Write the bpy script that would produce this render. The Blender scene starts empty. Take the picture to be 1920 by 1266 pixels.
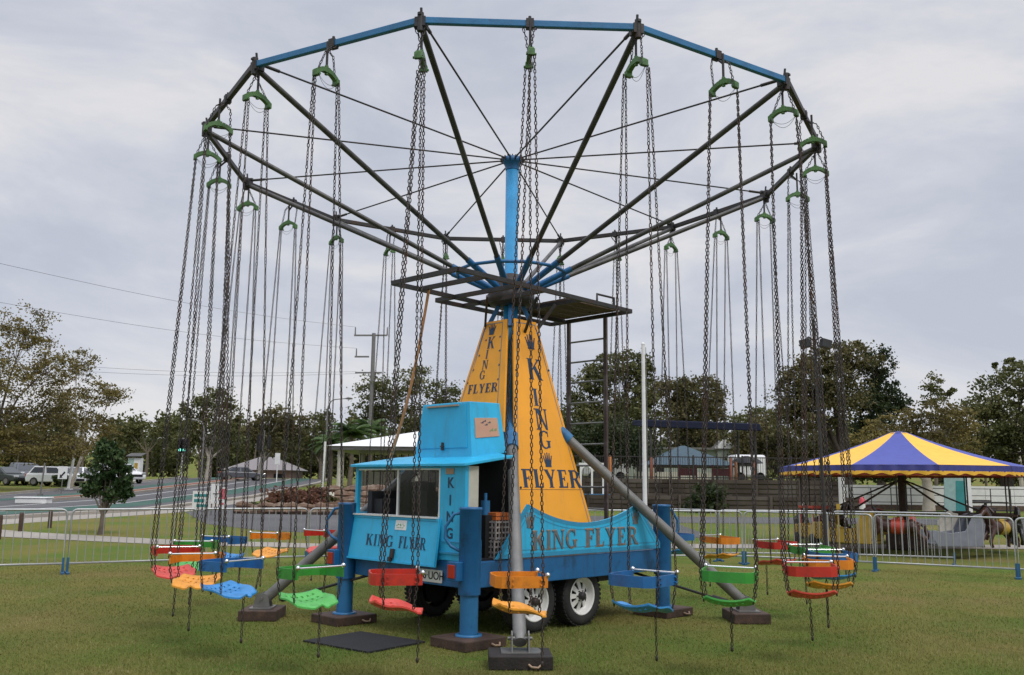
import bpy, math, random
import numpy as np
from mathutils import Vector, Matrix, Euler
R = math.radians
random.seed(7)
rng = np.random.default_rng(7)
SC = bpy.context.scene
COL = SC.collection
# ---------------------------------------------------------------- camera, sky, sun, exposure
W, H = 1920, 1266
FPX, PITCH, ROLL, CZ = 1701.0, .160, .011, 1.6
cd = bpy.data.cameras.new('camera'); cam = bpy.data.objects.new('camera', cd); COL.objects.link(cam)
cd.sensor_width = 36; cd.lens = 36 * FPX / W; cd.clip_start = .1; cd.clip_end = 4000
cam.matrix_world = Matrix.Translation((0, 0, CZ)) @ Matrix.Rotation(R(90) + PITCH, 4, 'X') @ Matrix.Rotation(ROLL, 4, 'Z')
SC.camera = cam
SUN_EL, SUN_AZ = R(52), R(140)          # azimuth measured clockwise from +Y: behind the camera, to the right
wd = bpy.data.worlds.new('World'); SC.world = wd; wd.use_nodes = True
nt = wd.node_tree; nt.nodes.clear()
def N(t, **k):
    n = nt.nodes.new(t)
    for a, b in k.items(): setattr(n, a, b)
    return n
sky = N('ShaderNodeTexSky', sky_type='NISHITA', sun_disc=False, sun_elevation=SUN_EL, sun_rotation=SUN_AZ)
tc = N('ShaderNodeTexCoord'); mp = N('ShaderNodeMapping'); mp.inputs['Scale'].default_value = (1, 1, 2.6)
n1 = N('ShaderNodeTexNoise'); n1.inputs['Scale'].default_value = 2.6; n1.inputs['Detail'].default_value = 7; n1.inputs['Roughness'].default_value = .58
n1.inputs['Distortion'].default_value = .35
cr = N('ShaderNodeValToRGB'); e = cr.color_ramp.elements
e[0].position = .39; e[0].color = (5.4, 5.7, 6.6, 1); e[1].position = .63; e[1].color = (7.9, 7.8, 8.0, 1)
m1 = cr.color_ramp.elements.new(.5); m1.color = (6.2, 6.45, 7.2, 1)
mx = N('ShaderNodeMixRGB'); mx.inputs[0].default_value = .93
bg = N('ShaderNodeBackground'); bg.inputs['Strength'].default_value = .1
wo = N('ShaderNodeOutputWorld')
L = nt.links.new
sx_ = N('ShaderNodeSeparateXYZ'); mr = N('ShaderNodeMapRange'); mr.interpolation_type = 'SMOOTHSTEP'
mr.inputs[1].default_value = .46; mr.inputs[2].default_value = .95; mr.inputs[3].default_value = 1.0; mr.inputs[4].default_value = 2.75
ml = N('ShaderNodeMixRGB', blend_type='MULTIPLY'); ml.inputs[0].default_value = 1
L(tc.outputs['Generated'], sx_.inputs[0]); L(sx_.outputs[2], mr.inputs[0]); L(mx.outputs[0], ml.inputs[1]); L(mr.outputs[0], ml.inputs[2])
L(tc.outputs['Generated'], mp.inputs[0]); L(mp.outputs[0], n1.inputs['Vector']); L(n1.outputs[0], cr.inputs[0])
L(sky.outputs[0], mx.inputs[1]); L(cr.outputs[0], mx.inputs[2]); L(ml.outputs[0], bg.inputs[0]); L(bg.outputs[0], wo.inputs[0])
sl = bpy.data.lights.new('sun', 'SUN'); sl.energy = 1.35; sl.angle = R(14); sl.color = (1, .96, .9)
so = bpy.data.objects.new('sun', sl); COL.objects.link(so)
sd = Vector((math.sin(SUN_AZ) * math.cos(SUN_EL), math.cos(SUN_AZ) * math.cos(SUN_EL), math.sin(SUN_EL)))
so.rotation_euler = sd.to_track_quat('Z', 'Y').to_euler(); so.location = (0, 0, 30)
vs = SC.view_settings; vs.view_transform = 'Standard'; vs.look = 'None'; vs.exposure = 0.0; vs.gamma = 1

# ---------------------------------------------------------------- helpers
def ray(px, py):
    a, b = px - W / 2, py - H / 2
    c, s = math.cos(ROLL), math.sin(ROLL); u, v = a * c + b * s, -a * s + b * c
    c, s = math.cos(PITCH), math.sin(PITCH)
    return Vector((u, FPX * c + v * s, FPX * s - v * c)) / FPX
def at(px, py, Y):
    d = ray(px, py); return Vector((0, 0, CZ)) + d * (Y / d.y)
def hz(y):
    t = min(max(y - 20, 0), 92)
    g = .05 * min(max(y - 150, 0), 160)
    return g + (.022 * max(0, t - 2) if t > 4 else .0055 * t * t / 2)
def atg(px, Y):
    """a point on the ground at depth Y under the pixel column px"""
    P = at(px, 910, Y); return Vector((P.x, Y, hz(Y)))

class MB:
    def __init__(s): s.v = []; s.f = []; s.sm = []; s.mi = []; s.m = None; s.cm = 0
    def add(s, vs, fs, smooth=False):
        b = len(s.v)
        if s.m is not None: vs = [s.m @ Vector(p) for p in vs]
        s.v += [tuple(p) for p in vs]
        for f in fs: s.f.append([i + b for i in f]); s.sm.append(smooth); s.mi.append(s.cm)
        return s
    def box(s, c, d, rz=0, rx=0, ry=0):
        M = Matrix.Translation(c) @ Euler((rx, ry, rz)).to_matrix().to_4x4()
        x, y, z = d[0] / 2, d[1] / 2, d[2] / 2
        P = [M @ Vector(p) for p in ((-x, -y, -z), (x, -y, -z), (x, y, -z), (-x, y, -z), (-x, -y, z), (x, -y, z), (x, y, z), (-x, y, z))]
        return s.add(P, [(0, 3, 2, 1), (4, 5, 6, 7), (0, 1, 5, 4), (1, 2, 6, 5), (2, 3, 7, 6), (3, 0, 4, 7)])
    def hexa(s, P):
        return s.add(P, [(0, 3, 2, 1), (4, 5, 6, 7), (0, 1, 5, 4), (1, 2, 6, 5), (2, 3, 7, 6), (3, 0, 4, 7)])
    def bar(s, a, b, w, h=None, up=(0, 0, 1)):
        a, b = Vector(a), Vector(b); d = (b - a).normalized(); h = h or w
        u = Vector(up)
        if abs(d.dot(u)) > .99: u = Vector((1, 0, 0))
        x = d.cross(u).normalized(); y = x.cross(d)
        P = []
        for q in (a, b):
            for i, j in ((-1, -1), (1, -1), (1, 1), (-1, 1)): P.append(q + x * i * w / 2 + y * j * h / 2)
        return s.add(P, [(0, 3, 2, 1), (4, 5, 6, 7), (0, 1, 5, 4), (1, 2, 6, 5), (2, 3, 7, 6), (3, 0, 4, 7)])
    def tube(s, pts, r, n=10, closed=False, caps=True, smooth=True):
        pts = [Vector(p) for p in pts]; k = len(pts)
        rs = r if isinstance(r, (list, tuple)) else [r] * k
        d0 = (pts[1] - pts[0]).normalized()
        u = Vector((0, 0, 1)) if abs(d0.z) < .9 else Vector((1, 0, 0))
        x = d0.cross(u).normalized(); P = []
        for i, p in enumerate(pts):
            if closed: d = (pts[(i + 1) % k] - pts[i - 1]).normalized()
            else: d = (pts[min(i + 1, k - 1)] - pts[max(i - 1, 0)]).normalized()
            x = (x - d * x.dot(d)).normalized(); y = d.cross(x)
            for j in range(n):
                a = 2 * math.pi * j / n; P.append(p + (x * math.cos(a) + y * math.sin(a)) * rs[i])
        F = []
        for i in range(k if closed else k - 1):
            i2 = (i + 1) % k
            for j in range(n): F.append((i * n + j, i * n + (j + 1) % n, i2 * n + (j + 1) % n, i2 * n + j))
        s.add(P, F, smooth)
        if caps and not closed: s.add(P[:n], [tuple(range(n - 1, -1, -1))]); s.add(P[-n:], [tuple(range(n))])
        return s
    def cyl(s, a, b, r, r2=None, n=16): return s.tube([a, b], [r, r if r2 is None else r2], n)
    def lathe(s, prof, o=(0, 0, 0), axis='z', n=24, smooth=True):
        P = []; F = []
        for (r, z) in prof:
            for j in range(n):
                a = 2 * math.pi * j / n; q = (r * math.cos(a), r * math.sin(a), z)
                if axis == 'y': q = (q[0], q[2], q[1])
                if axis == 'x': q = (q[2], q[0], q[1])
                P.append(Vector(q) + Vector(o))
        for i in range(len(prof) - 1):
            for j in range(n): F.append((i * n + j, i * n + (j + 1) % n, (i + 1) * n + (j + 1) % n, (i + 1) * n + j))
        return s.add(P, F, smooth)
    def prism(s, poly, o, ex, ey, t):
        """polygon in the plane o + x*ex + y*ey, pushed out by vector t"""
        o, ex, ey, t = Vector(o), Vector(ex), Vector(ey), Vector(t)
        A = [o + ex * p[0] + ey * p[1] for p in poly]; n = len(A)
        return s.add(A + [p + t for p in A], [tuple(range(n - 1, -1, -1)), tuple(range(n, 2 * n))] + [(i, (i + 1) % n, n + (i + 1) % n, n + i) for i in range(n)])
    def mesh(s, name, mats):
        me = bpy.data.meshes.new(name); me.from_pydata(s.v, [], s.f)
        if not isinstance(mats, (list, tuple)): mats = [mats]
        for m in mats: me.materials.append(m)
        me.polygons.foreach_set('use_smooth', s.sm); me.polygons.foreach_set('material_index', s.mi)
        me.update(); return me
def link(name, data, parent=None, loc=(0, 0, 0), rz=0):
    o = bpy.data.objects.new(name, data); COL.objects.link(o); o.location = loc; o.rotation_euler = (0, 0, rz)
    if parent: o.parent = parent
    return o
def ob(name, mb, mats, parent=None, loc=(0, 0, 0), rz=0, bevel=0, label=None):
    o = link(name, mb.mesh(name, mats), parent, loc, rz)
    if bevel:
        b = o.modifiers.new('bevel', 'BEVEL'); b.width = bevel; b.segments = 2; b.limit_method = 'ANGLE'; b.angle_limit = R(35)
    if label: o['label'] = label
    return o
def tag(o, label, cat, group=None):
    o['label'] = label; o['category'] = cat
    if group: o['group'] = group
    return o
def thing(name, label, cat, loc=(0, 0, 0), rz=0, group=None): return tag(link(name, None, None, loc, rz), label, cat, group)
def struct(o, kind='structure'): o['kind'] = kind; return o
def dup(root, loc, rz, label, group=None):
    r = root.copy(); COL.objects.link(r); r.location = loc; r.rotation_euler = (0, 0, rz); r['label'] = label
    if group: r['group'] = group
    for ch in list(root.children):
        c = ch.copy(); COL.objects.link(c); c.parent = r
        for g in list(ch.children):
            d = g.copy(); COL.objects.link(d); d.parent = c
    return r

# ---------------------------------------------------------------- materials
def mat(name, col, rough=.6, metal=0, var=.12, vscale=6, col2=None, mix=(.5, .7), scale2=3, bump=0, bscale=40, spec=.5, det=6, streak=None):
    """procedural: a base colour with noise variation and, if col2 is given, patches of a second colour (rust, dirt, wear)"""
    m = bpy.data.materials.new(name); m.use_nodes = True; t = m.node_tree; b = t.nodes['Principled BSDF']; K = t.links.new
    b.inputs['Roughness'].default_value = rough; b.inputs['Metallic'].default_value = metal; b.inputs['Specular IOR Level'].default_value = spec
    tcn = t.nodes.new('ShaderNodeTexCoord')
    n = t.nodes.new('ShaderNodeTexNoise'); n.inputs['Scale'].default_value = vscale; n.inputs['Detail'].default_value = det
    K(tcn.outputs['Object'], n.inputs['Vector'])
    r = t.nodes.new('ShaderNodeValToRGB'); r.color_ramp.elements[0].position = .3; r.color_ramp.elements[1].position = .7
    r.color_ramp.elements[0].color = (*[c * (1 - var) for c in col], 1); r.color_ramp.elements[1].color = (*[min(1, c * (1 + var)) for c in col], 1)
    K(n.outputs[0], r.inputs[0]); out = r.outputs[0]
    if col2:
        n2 = t.nodes.new('ShaderNodeTexNoise'); n2.inputs['Scale'].default_value = scale2; n2.inputs['Detail'].default_value = 8; n2.inputs['Roughness'].default_value = .65
        K(tcn.outputs['Object'], n2.inputs['Vector'])
        r2 = t.nodes.new('ShaderNodeValToRGB'); r2.color_ramp.elements[0].position = mix[0]; r2.color_ramp.elements[1].position = mix[1]
        K(n2.outputs[0], r2.inputs[0])
        x = t.nodes.new('ShaderNodeMixRGB'); x.inputs[2].default_value = (*col2, 1); K(r2.outputs[0], x.inputs[0]); K(out, x.inputs[1]); out = x.outputs[0]
    if streak:   # weather streaks running down the panel
        mpg = t.nodes.new('ShaderNodeMapping'); mpg.inputs['Scale'].default_value = (9, 9, .7); K(tcn.outputs['Object'], mpg.inputs[0])
        n4 = t.nodes.new('ShaderNodeTexNoise'); n4.inputs['Scale'].default_value = 1.6; n4.inputs['Detail'].default_value = 9; n4.inputs['Roughness'].default_value = .7; K(mpg.outputs[0], n4.inputs['Vector'])
        r4 = t.nodes.new('ShaderNodeMapRange'); r4.inputs[1].default_value = .54; r4.inputs[2].default_value = .80; r4.inputs[3].default_value = 0; r4.inputs[4].default_value = streak[1]; K(n4.outputs[0], r4.inputs[0])
        x4 = t.nodes.new('ShaderNodeMixRGB'); x4.inputs[2].default_value = (*streak[0], 1); K(r4.outputs[0], x4.inputs[0]); K(out, x4.inputs[1]); out = x4.outputs[0]
    K(out, b.inputs['Base Color'])
    if bump:
        n3 = t.nodes.new('ShaderNodeTexNoise'); n3.inputs['Scale'].default_value = bscale; n3.inputs['Detail'].default_value = 5
        K(tcn.outputs['Object'], n3.inputs['Vector'])
        bp = t.nodes.new('ShaderNodeBump'); bp.inputs['Strength'].default_value = bump; bp.inputs['Distance'].default_value = .02
        K(n3.outputs[0], bp.inputs['Height']); K(bp.outputs[0], b.inputs['Normal'])
    return m
def leafmat(name, cols, nscale=.5):
    m = bpy.data.materials.new(name); m.use_nodes = True; t = m.node_tree; b = t.nodes['Principled BSDF']; K = t.links.new
    b.inputs['Roughness'].default_value = .6; b.inputs['Specular IOR Level'].default_value = .3
    g = t.nodes.new('ShaderNodeNewGeometry'); n = t.nodes.new('ShaderNodeTexNoise'); n.inputs['Scale'].default_value = nscale; n.inputs['Detail'].default_value = 3
    tcn = t.nodes.new('ShaderNodeTexCoord'); K(tcn.outputs['Object'], n.inputs['Vector'])
    a = t.nodes.new('ShaderNodeMath'); a.operation = 'MULTIPLY'; a.inputs[1].default_value = .5; K(g.outputs['Random Per Island'], a.inputs[0])
    a2 = t.nodes.new('ShaderNodeMath'); a2.operation = 'MULTIPLY_ADD'; a2.inputs[1].default_value = 1.5; a2.inputs[2].default_value = -.5; K(n.outputs[0], a2.inputs[0])
    s = t.nodes.new('ShaderNodeMath'); s.operation = 'ADD'; K(a.outputs[0], s.inputs[0]); K(a2.outputs[0], s.inputs[1])
    r = t.nodes.new('ShaderNodeValToRGB'); E = r.color_ramp.elements
    for i, c in enumerate(cols):
        p = i / (len(cols) - 1)
        if i == 0: E[0].color = (*c, 1); E[0].position = 0
        elif i == len(cols) - 1: E[1].color = (*c, 1); E[1].position = 1
    for i, c in enumerate(cols[1:-1]): q = E.new((i + 1) / (len(cols) - 1)); q.color = (*c, 1)
    K(s.outputs[0], r.inputs[0]); K(r.outputs[0], b.inputs['Base Color'])
    tr = t.nodes.new('ShaderNodeBsdfTranslucent'); mxs = t.nodes.new('ShaderNodeMixShader'); mxs.inputs[0].default_value = .3; K(r.outputs[0], tr.inputs['Color'])
    K(b.outputs[0], mxs.inputs[1]); K(tr.outputs[0], mxs.inputs[2]); K(mxs.outputs[0], t.nodes['Material Output'].inputs[0]); return m
def glass(name, col=(.85, .9, .9), alpha=.25):
    m = bpy.data.materials.new(name); m.use_nodes = True; t = m.node_tree; b = t.nodes['Principled BSDF']
    b.inputs['Base Color'].default_value = (*col, 1); b.inputs['Roughness'].default_value = .04; b.inputs['Alpha'].default_value = alpha
    n = t.nodes.new('ShaderNodeTexNoise'); n.inputs['Scale'].default_value = 9
    r = t.nodes.new('ShaderNodeMapRange'); r.inputs[3].default_value = .03; r.inputs[4].default_value = .14
    t.links.new(n.outputs[0], r.inputs[0]); t.links.new(r.outputs[0], b.inputs['Roughness']); return m

RUST = (.06, .03, .018)
M = dict(
 blue=mat('blue_enamel', (.022, .15, .33), .42, col2=(.012, .06, .13), mix=(.55, .75), scale2=4, bump=.08),
 midblue=mat('beam_blue_enamel', (.012, .115, .29), .42, col2=(.01, .035, .07), mix=(.56, .72), scale2=2.6, bump=.08, streak=((.03, .03, .035), .8)),
 mast=mat('mast_blue_paint', (.03, .26, .52), .4, col2=(.16, .2, .24), mix=(.62, .7), scale2=5, bump=.05),
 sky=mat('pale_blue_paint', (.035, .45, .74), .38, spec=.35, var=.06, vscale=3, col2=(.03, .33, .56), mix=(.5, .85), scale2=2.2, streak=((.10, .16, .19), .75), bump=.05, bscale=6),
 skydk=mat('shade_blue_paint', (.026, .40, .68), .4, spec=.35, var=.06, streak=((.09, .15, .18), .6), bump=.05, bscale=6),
 skytrim=mat('blue_trim_paint', (.03, .27, .47), .4, var=.08),
 orange=mat('orange_sign_paint', (.95, .395, .024), .42, var=.05, vscale=2, col2=(.74, .31, .03), mix=(.55, .85), scale2=2.2, streak=((.50, .24, .06), .35), bump=.05, bscale=5),
 navy=mat('navy_lettering', (.012, .045, .10), .5, var=.15), greyl=mat('grey_lettering', (.12, .14, .16), .5, col2=(.30, .17, .09), mix=(.52, .6), scale2=14),
 tan=mat('tan_outline', (.35, .24, .16), .6), grey=mat('grey_pinstripe', (.16, .19, .22), .5),
 steel=mat('galvanised_tube', (.19, .186, .175), .42, .35, var=.2, col2=(.15, .12, .10), mix=(.55, .8), scale2=3, bump=.1),
 boom=mat('weathered_boom_steel', (.052, .050, .048), .5, .3, var=.25, col2=(.11, .105, .095), mix=(.48, .68), scale2=2.5, bump=.1),
 dark=mat('dark_steel', (.035, .033, .034), .55, .2, var=.3, col2=RUST, mix=(.5, .7), scale2=5, bump=.1),
 chain=mat('rusty_chain', (.060, .050, .046), .5, .55, var=.35, vscale=10, col2=(.085, .038, .02), mix=(.5, .66), scale2=2.5),
 chrome=mat('chrome_bar', (.75, .75, .75), .18, 1, var=.05),
 yoke=mat('green_yoke_paint', (.07, .17, .045), .5, var=.2, col2=(.03, .045, .025), mix=(.5, .7), scale2=9),
 wood=mat('stained_wood_block', (.055, .032, .022), .75, var=.3, vscale=9, col2=(.11, .06, .04), mix=(.5, .75), scale2=7, bump=.3),
 woodblk=mat('black_wood_block', (.022, .017, .015), .7, var=.3, vscale=9, bump=.3),
 plank=mat('weathered_planks', (.10, .065, .045), .8, var=.3, vscale=8, bump=.3),
 rubber=mat('tyre_rubber', (.016, .016, .016), .75, var=.2, col2=(.04, .036, .03), mix=(.5, .8), bump=.2), rim=mat('white_rim_paint', (.72, .71, .68), .4, var=.06, col2=(.35, .3, .24), mix=(.6, .85), scale2=7),
 black=mat('black_interior', (.008, .008, .01), .8), dkint=mat('charcoal_panel', (.03, .032, .036), .7), cream=mat('cream_liner', (.5, .48, .4), .7),
 mat_=mat('rubber_mat', (.012, .012, .014), .85, var=.3, bump=.4, bscale=120), redlens=mat('red_lens', (.42, .03, .015), .25), white=mat('white_paint', (.72, .72, .70), .5, var=.06),
 plate=mat('plate_white', (.62, .62, .58), .5, var=.06), plaque=mat('tan_plaque', (.55, .30, .20), .5, var=.08, col2=(.40, .33, .18), mix=(.5, .8), scale2=6), green_m=mat('green_mark', (.12, .30, .12), .5),
 crate=mat('milk_crate_plastic', (.32, .28, .26), .55, var=.15), orngbrick=mat('orange_blocks', (.55, .14, .03), .6), brown_red=mat('ladder_brown', (.075, .05, .045), .6, .2, var=.2, col2=(.15, .13, .12), mix=(.5, .65), scale2=4),
 rope=mat('orange_hose', (.48, .22, .09), .6),
 barrier=mat('galvanised_barrier', (.40, .41, .41), .4, .5, var=.12, col2=(.25, .22, .19), mix=(.6, .8), scale2=5), foot=mat('blue_foot', (.02, .10, .20), .6, var=.2),
)
SEATC = dict(red=((.50, .028, .015), (.70, .075, .055)), orange=((.70, .22, .012), (.85, .36, .04)), blue=((.015, .125, .34), (.045, .27, .62)), green=((.04, .27, .035), (.10, .47, .10)))
BAND = {k: mat(k + '_band_plastic', v[0], .38, var=.1, col2=tuple(c * .45 + .02 for c in v[0]), mix=(.5, .78), scale2=7, bump=.08, bscale=30) for k, v in SEATC.items()}
SEAT = {k: mat(k + '_seat_plastic', v[1], .42, var=.1, col2=tuple(c * .5 + .02 for c in v[1]), mix=(.52, .8), scale2=8, bump=.08, bscale=30) for k, v in SEATC.items()}

# ---------------------------------------------------------------- ground, road, paths
def noise_ground(name, c1, c2, c3, s1, s2, bump=.5, dry=None):
    m = bpy.data.materials.new(name); m.use_nodes = True; t = m.node_tree; b = t.nodes['Principled BSDF']; K = t.links.new
    b.inputs['Roughness'].default_value = .9; b.inputs['Specular IOR Level'].default_value = .05
    tcn = t.nodes.new('ShaderNodeTexCoord')
    def nz(sc, de, ro=.6):
        n = t.nodes.new('ShaderNodeTexNoise'); n.inputs['Scale'].default_value = sc; n.inputs['Detail'].default_value = de; n.inputs['Roughness'].default_value = ro
        K(tcn.outputs['Object'], n.inputs['Vector']); return n
    a = nz(s1, 6); f = nz(s2, 8, .75)
    r = t.nodes.new('ShaderNodeValToRGB'); r.color_ramp.elements[0].position = .38; r.color_ramp.elements[1].position = .64
    r.color_ramp.elements[0].color = (*c1, 1); r.color_ramp.elements[1].color = (*c2, 1); K(a.outputs[0], r.inputs[0])
    r2 = t.nodes.new('ShaderNodeValToRGB'); r2.color_ramp.elements[0].position = .48; r2.color_ramp.elements[1].position = .7; K(f.outputs[0], r2.inputs[0])
    x = t.nodes.new('ShaderNodeMixRGB'); x.inputs[2].default_value = (*c3, 1); K(r2.outputs[0], x.inputs[0]); K(r.outputs[0], x.inputs[1])
    out = x.outputs[0]
    if dry:
        d1 = nz(.23, 7, .62); r3 = t.nodes.new('ShaderNodeMapRange'); r3.inputs[1].default_value = .50; r3.inputs[2].default_value = .68; r3.inputs[4].default_value = .85; K(d1.outputs[0], r3.inputs[0])
        x3 = t.nodes.new('ShaderNodeMixRGB'); x3.inputs[2].default_value = (*dry, 1); K(r3.outputs[0], x3.inputs[0]); K(out, x3.inputs[1]); out = x3.outputs[0]
    K(out, b.inputs['Base Color'])
    bp = t.nodes.new('ShaderNodeBump'); bp.inputs['Strength'].default_value = bump; bp.inputs['Distance'].default_value = .03; K(f.outputs[0], bp.inputs['Height']); K(bp.outputs[0], b.inputs['Normal'])
    return m
GRASS = noise_ground('lawn', (.10, .165, .03), (.20, .178, .05), (.07, .08, .02), .5, 30, 1.0, (.21, .155, .062))
BLADE = leafmat('grass_blades', [(.085, .135, .022), (.14, .17, .034), (.22, .20, .06), (.34, .29, .13)], .8)
ASPH = noise_ground('asphalt', (.105, .105, .11), (.14, .138, .14), (.085, .085, .09), .25, 30, .2)
CONC = noise_ground('concrete', (.30, .275, .24), (.36, .33, .29), (.24, .21, .18), .4, 12, .2)
GREENL = noise_ground('green_lane_paint', (.055, .115, .095), (.075, .135, .11), (.085, .105, .095), .4, 14, .1)
REDC = noise_ground('red_paving', (.22, .085, .055), (.25, .11, .07), (.15, .07, .05), .6, 14, .1)
LINE = mat('road_line_paint', (.55, .55, .53), .7)
ys = [-30, -10, 0] + [2 + i for i in range(18)] + [20 + i * 2 for i in range(50)] + [130, 150, 200, 310, 500, 900]
xs = [-900, -400, -200, -120] + [-90 + 6 * i for i in range(31)] + [120, 200, 400, 900]
g = MB(); P = [(x, y, hz(y)) for y in ys for x in xs]; nx = len(xs)
g.add(P, [(j * nx + i, j * nx + i + 1, (j + 1) * nx + i + 1, (j + 1) * nx + i) for j in range(len(ys) - 1) for i in range(nx - 1)], True)
struct(ob('lawn', g, GRASS))
def interp(pl, t):
    s = t * (len(pl) - 1); i = min(int(s), len(pl) - 2); f = s - i
    return Vector(pl[i]).lerp(Vector(pl[i + 1]), f)
def strip(name, A, B, m, z=.004, n=60, kind='structure', thick=0, cross=6):
    """a sheet between two polylines (x, y), draped on the terrain; thick > 0 gives it a kerb"""
    q = MB(); rows = []
    for i in range(n + 1):
        a, b = interp(A, i / n), interp(B, i / n)
        rows.append([a.lerp(b, j / cross) for j in range(cross + 1)])
    P = [(p.x, p.y, hz(p.y) + z + thick) for r in rows for p in r]; c = cross + 1
    q.add(P, [(i * c + j, i * c + j + 1, (i + 1) * c + j + 1, (i + 1) * c + j) for i in range(n) for j in range(cross)], True)
    if thick:
        for j in (0, cross):
            E = [rows[i][j] for i in range(n + 1)]
            q.add([(p.x, p.y, hz(p.y) + z + thick) for p in E] + [(p.x, p.y, hz(p.y) - .05) for p in E], [(i, i + 1, n + 2 + i, n + 1 + i) for i in range(n)])
    o = ob(name, q, m); o['kind'] = kind; return o
near = [(-34, 20), (-25, 25.5), (-18, 31), (-15.2, 38), (-15, 53), (-18.6, 88), (-24, 125)]
far = [(-58, 36), (-42, 43), (-28.5, 51), (-30.5, 66), (-38, 105), (-42, 118), (-46, 132)]
strip('road', near, far, ASPH, .004)
def off(pl1, pl2, f): return [Vector(a).lerp(Vector(b), f) for a, b in zip(pl1, pl2)]
strip('road_marking', off(near, far, .10), off(near, far, .20), GREENL, .009)
strip('road_marking', off(near, far, .66), off(near, far, .76), GREENL, .009)
strip('road_marking', off(near, far, .213), off(near, far, .221), LINE, .009)
strip('road_marking', off(near, far, .375), off(near, far, .385), LINE, .009)
strip('road_marking', off(near, far, .985), off(near, far, .993), LINE, .009)
med = [(p.x, p.y) for p in [interp(off(near, far, .46), t / 10) for t in range(4, 11)]]; med2 = [(p.x, p.y) for p in [interp(off(near, far, .545), t / 10) for t in range(4, 11)]]
strip('median_kerb', med, med2, CONC, .0, thick=.14)
strip('median_paving', off(med, med2, .22), off(med, med2, .78), REDC, .147)
strip('kerb', off(near, far, -.022), near, CONC, 0, thick=.12, cross=2)
strip('kerb', far, off(near, far, 1.02), CONC, 0, thick=.14, cross=2)
pv = [(-30, 16.5), (-22, 22.5), (-16.0, 29.2), (-13.2, 37), (-13.0, 46), (-13.3, 52), (-13.6, 58)]
strip('pavement', pv, [(x - 2.0, y + .9) for x, y in pv], CONC, .004)
strip('footpath', [(-16.5, 26.2), (-13.4, 24.6), (-8.8, 23.0), (-4, 22.3), (5.3, 23.6), (14, 24.4), (26, 25)], [(-16.5, 28.0), (-13.4, 26.2), (-8.8, 24.3), (-4, 23.5), (5.3, 24.8), (14, 25.6), (26, 26.2)], CONC, .012)
strip('driveway', [(-13.0, 37), (-10.0, 30.5), (-7.6, 28), (-4.2, 26.6), (6, 27)], [(-13.4, 47), (-9.8, 41), (-6.5, 36), (-2, 34.5), (6, 34)], ASPH, .008)
strip('service_road', [(3, 33.5), (12, 34), (32, 35)], [(3, 37.5), (12, 38), (32, 39)], ASPH, .012)

# ---------------------------------------------------------------- lettering
def stroke(a, b, w): return [(a[0] - w / 2, a[1]), (a[0] + w / 2, a[1]), (b[0] + w / 2, b[1]), (b[0] - w / 2, b[1])]
def rect(x0, y0, x1, y1): return [(x0, y0), (x1, y0), (x1, y1), (x0, y1)]
def serif(x, w, y, d=1):  # bracketed slab serif at a stem end
    h = .055; return [(x - w, y), (x + w, y), (x + w * .55, y + d * h), (x - w * .55, y + d * h)]
def arc(cx, cy, rx, ry, a0, a1, tk, tn, n=22):
    out = []
    for i in range(n):
        q = []
        for a in (a0 + (a1 - a0) * i / n, a0 + (a1 - a0) * (i + 1) / n):
            a = R(a); t = tn + (tk - tn) * abs(math.cos(a)) ** 1.4
            q.append(((cx + rx * math.cos(a), cy + ry * math.sin(a)), (cx + (rx - t) * math.cos(a), cy + (ry - min(t, tn * 1.15)) * math.sin(a))))
        out.append([q[0][0], q[1][0], q[1][1], q[0][1]])
    return out
T, TH = .215, .085
GLY = dict(
 I=(.36, [rect(.085, 0, .275, 1), serif(.18, .18, 0), serif(.18, .18, 1, -1)]),
 L=(.66, [rect(.08, 0, .08 + T, 1), serif(.175, .175, 0), serif(.175, .175, 1, -1), rect(.27, 0, .62, .07), [(.55, .07), (.62, .07), (.64, .28), (.60, .28)]]),
 F=(.66, [rect(.08, 0, .08 + T, 1), serif(.175, .175, 0), rect(.0, .93, .60, 1), [(.53, .93), (.60, .93), (.62, .73), (.58, .73)], rect(.27, .47, .46, .54), rect(.43, .38, .47, .63)]),
 E=(.70, [rect(.08, 0, .08 + T, 1), rect(0, .93, .60, 1), rect(0, 0, .63, .07), [(.53, .93), (.60, .93), (.62, .74), (.58, .74)], [(.56, .07), (.63, .07), (.66, .29), (.62, .29)], rect(.27, .47, .46, .54), rect(.43, .38, .47, .63)]),
 N=(.92, [stroke((.16, 0), (.16, 1), TH), stroke((.76, 0), (.76, 1), TH), [(.10, 1), (.32, 1), (.80, 0), (.70, 0)], serif(.16, .14, 0), serif(.76, .14, 1, -1), rect(.0, .945, .2, 1)]),
 K=(.90, [rect(.08, 0, .08 + T, 1), serif(.175, .175, 0), serif(.175, .175, 1, -1), [(.27, .40), (.27, .50), (.66, .96), (.76, .96)], [(.36, .56), (.52, .66), (.84, .03), (.62, .03)], serif(.74, .16, 0), serif(.71, .14, 1, -1)]),
 Y=(.84, [rect(.325, 0, .515, .46), serif(.42, .18, 0), [(.05, .97), (.26, .97), (.515, .44), (.325, .44)], [(.62, .97), (.70, .97), (.515, .44), (.43, .46)], serif(.15, .16, 1, -1), serif(.66, .14, 1, -1)]),
 R=(.86, [rect(.08, 0, .08 + T, 1), serif(.175, .175, 0), rect(.0, .93, .45, 1), rect(.25, .46, .45, .53)] + arc(.40, .73, .30, .27, -90, 90, .17, .07) + [[(.36, .48), (.55, .48), (.84, .0), (.62, .0)], rect(.72, 0, .88, .055)]),
 G=(.92, arc(.44, .5, .42, .51, 52, 318, .19, .07) + [rect(.62, .06, .80, .42), rect(.54, .40, .88, .45), [(.66, .97), (.72, .97), (.72, .66), (.68, .66)]]),
)
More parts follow.
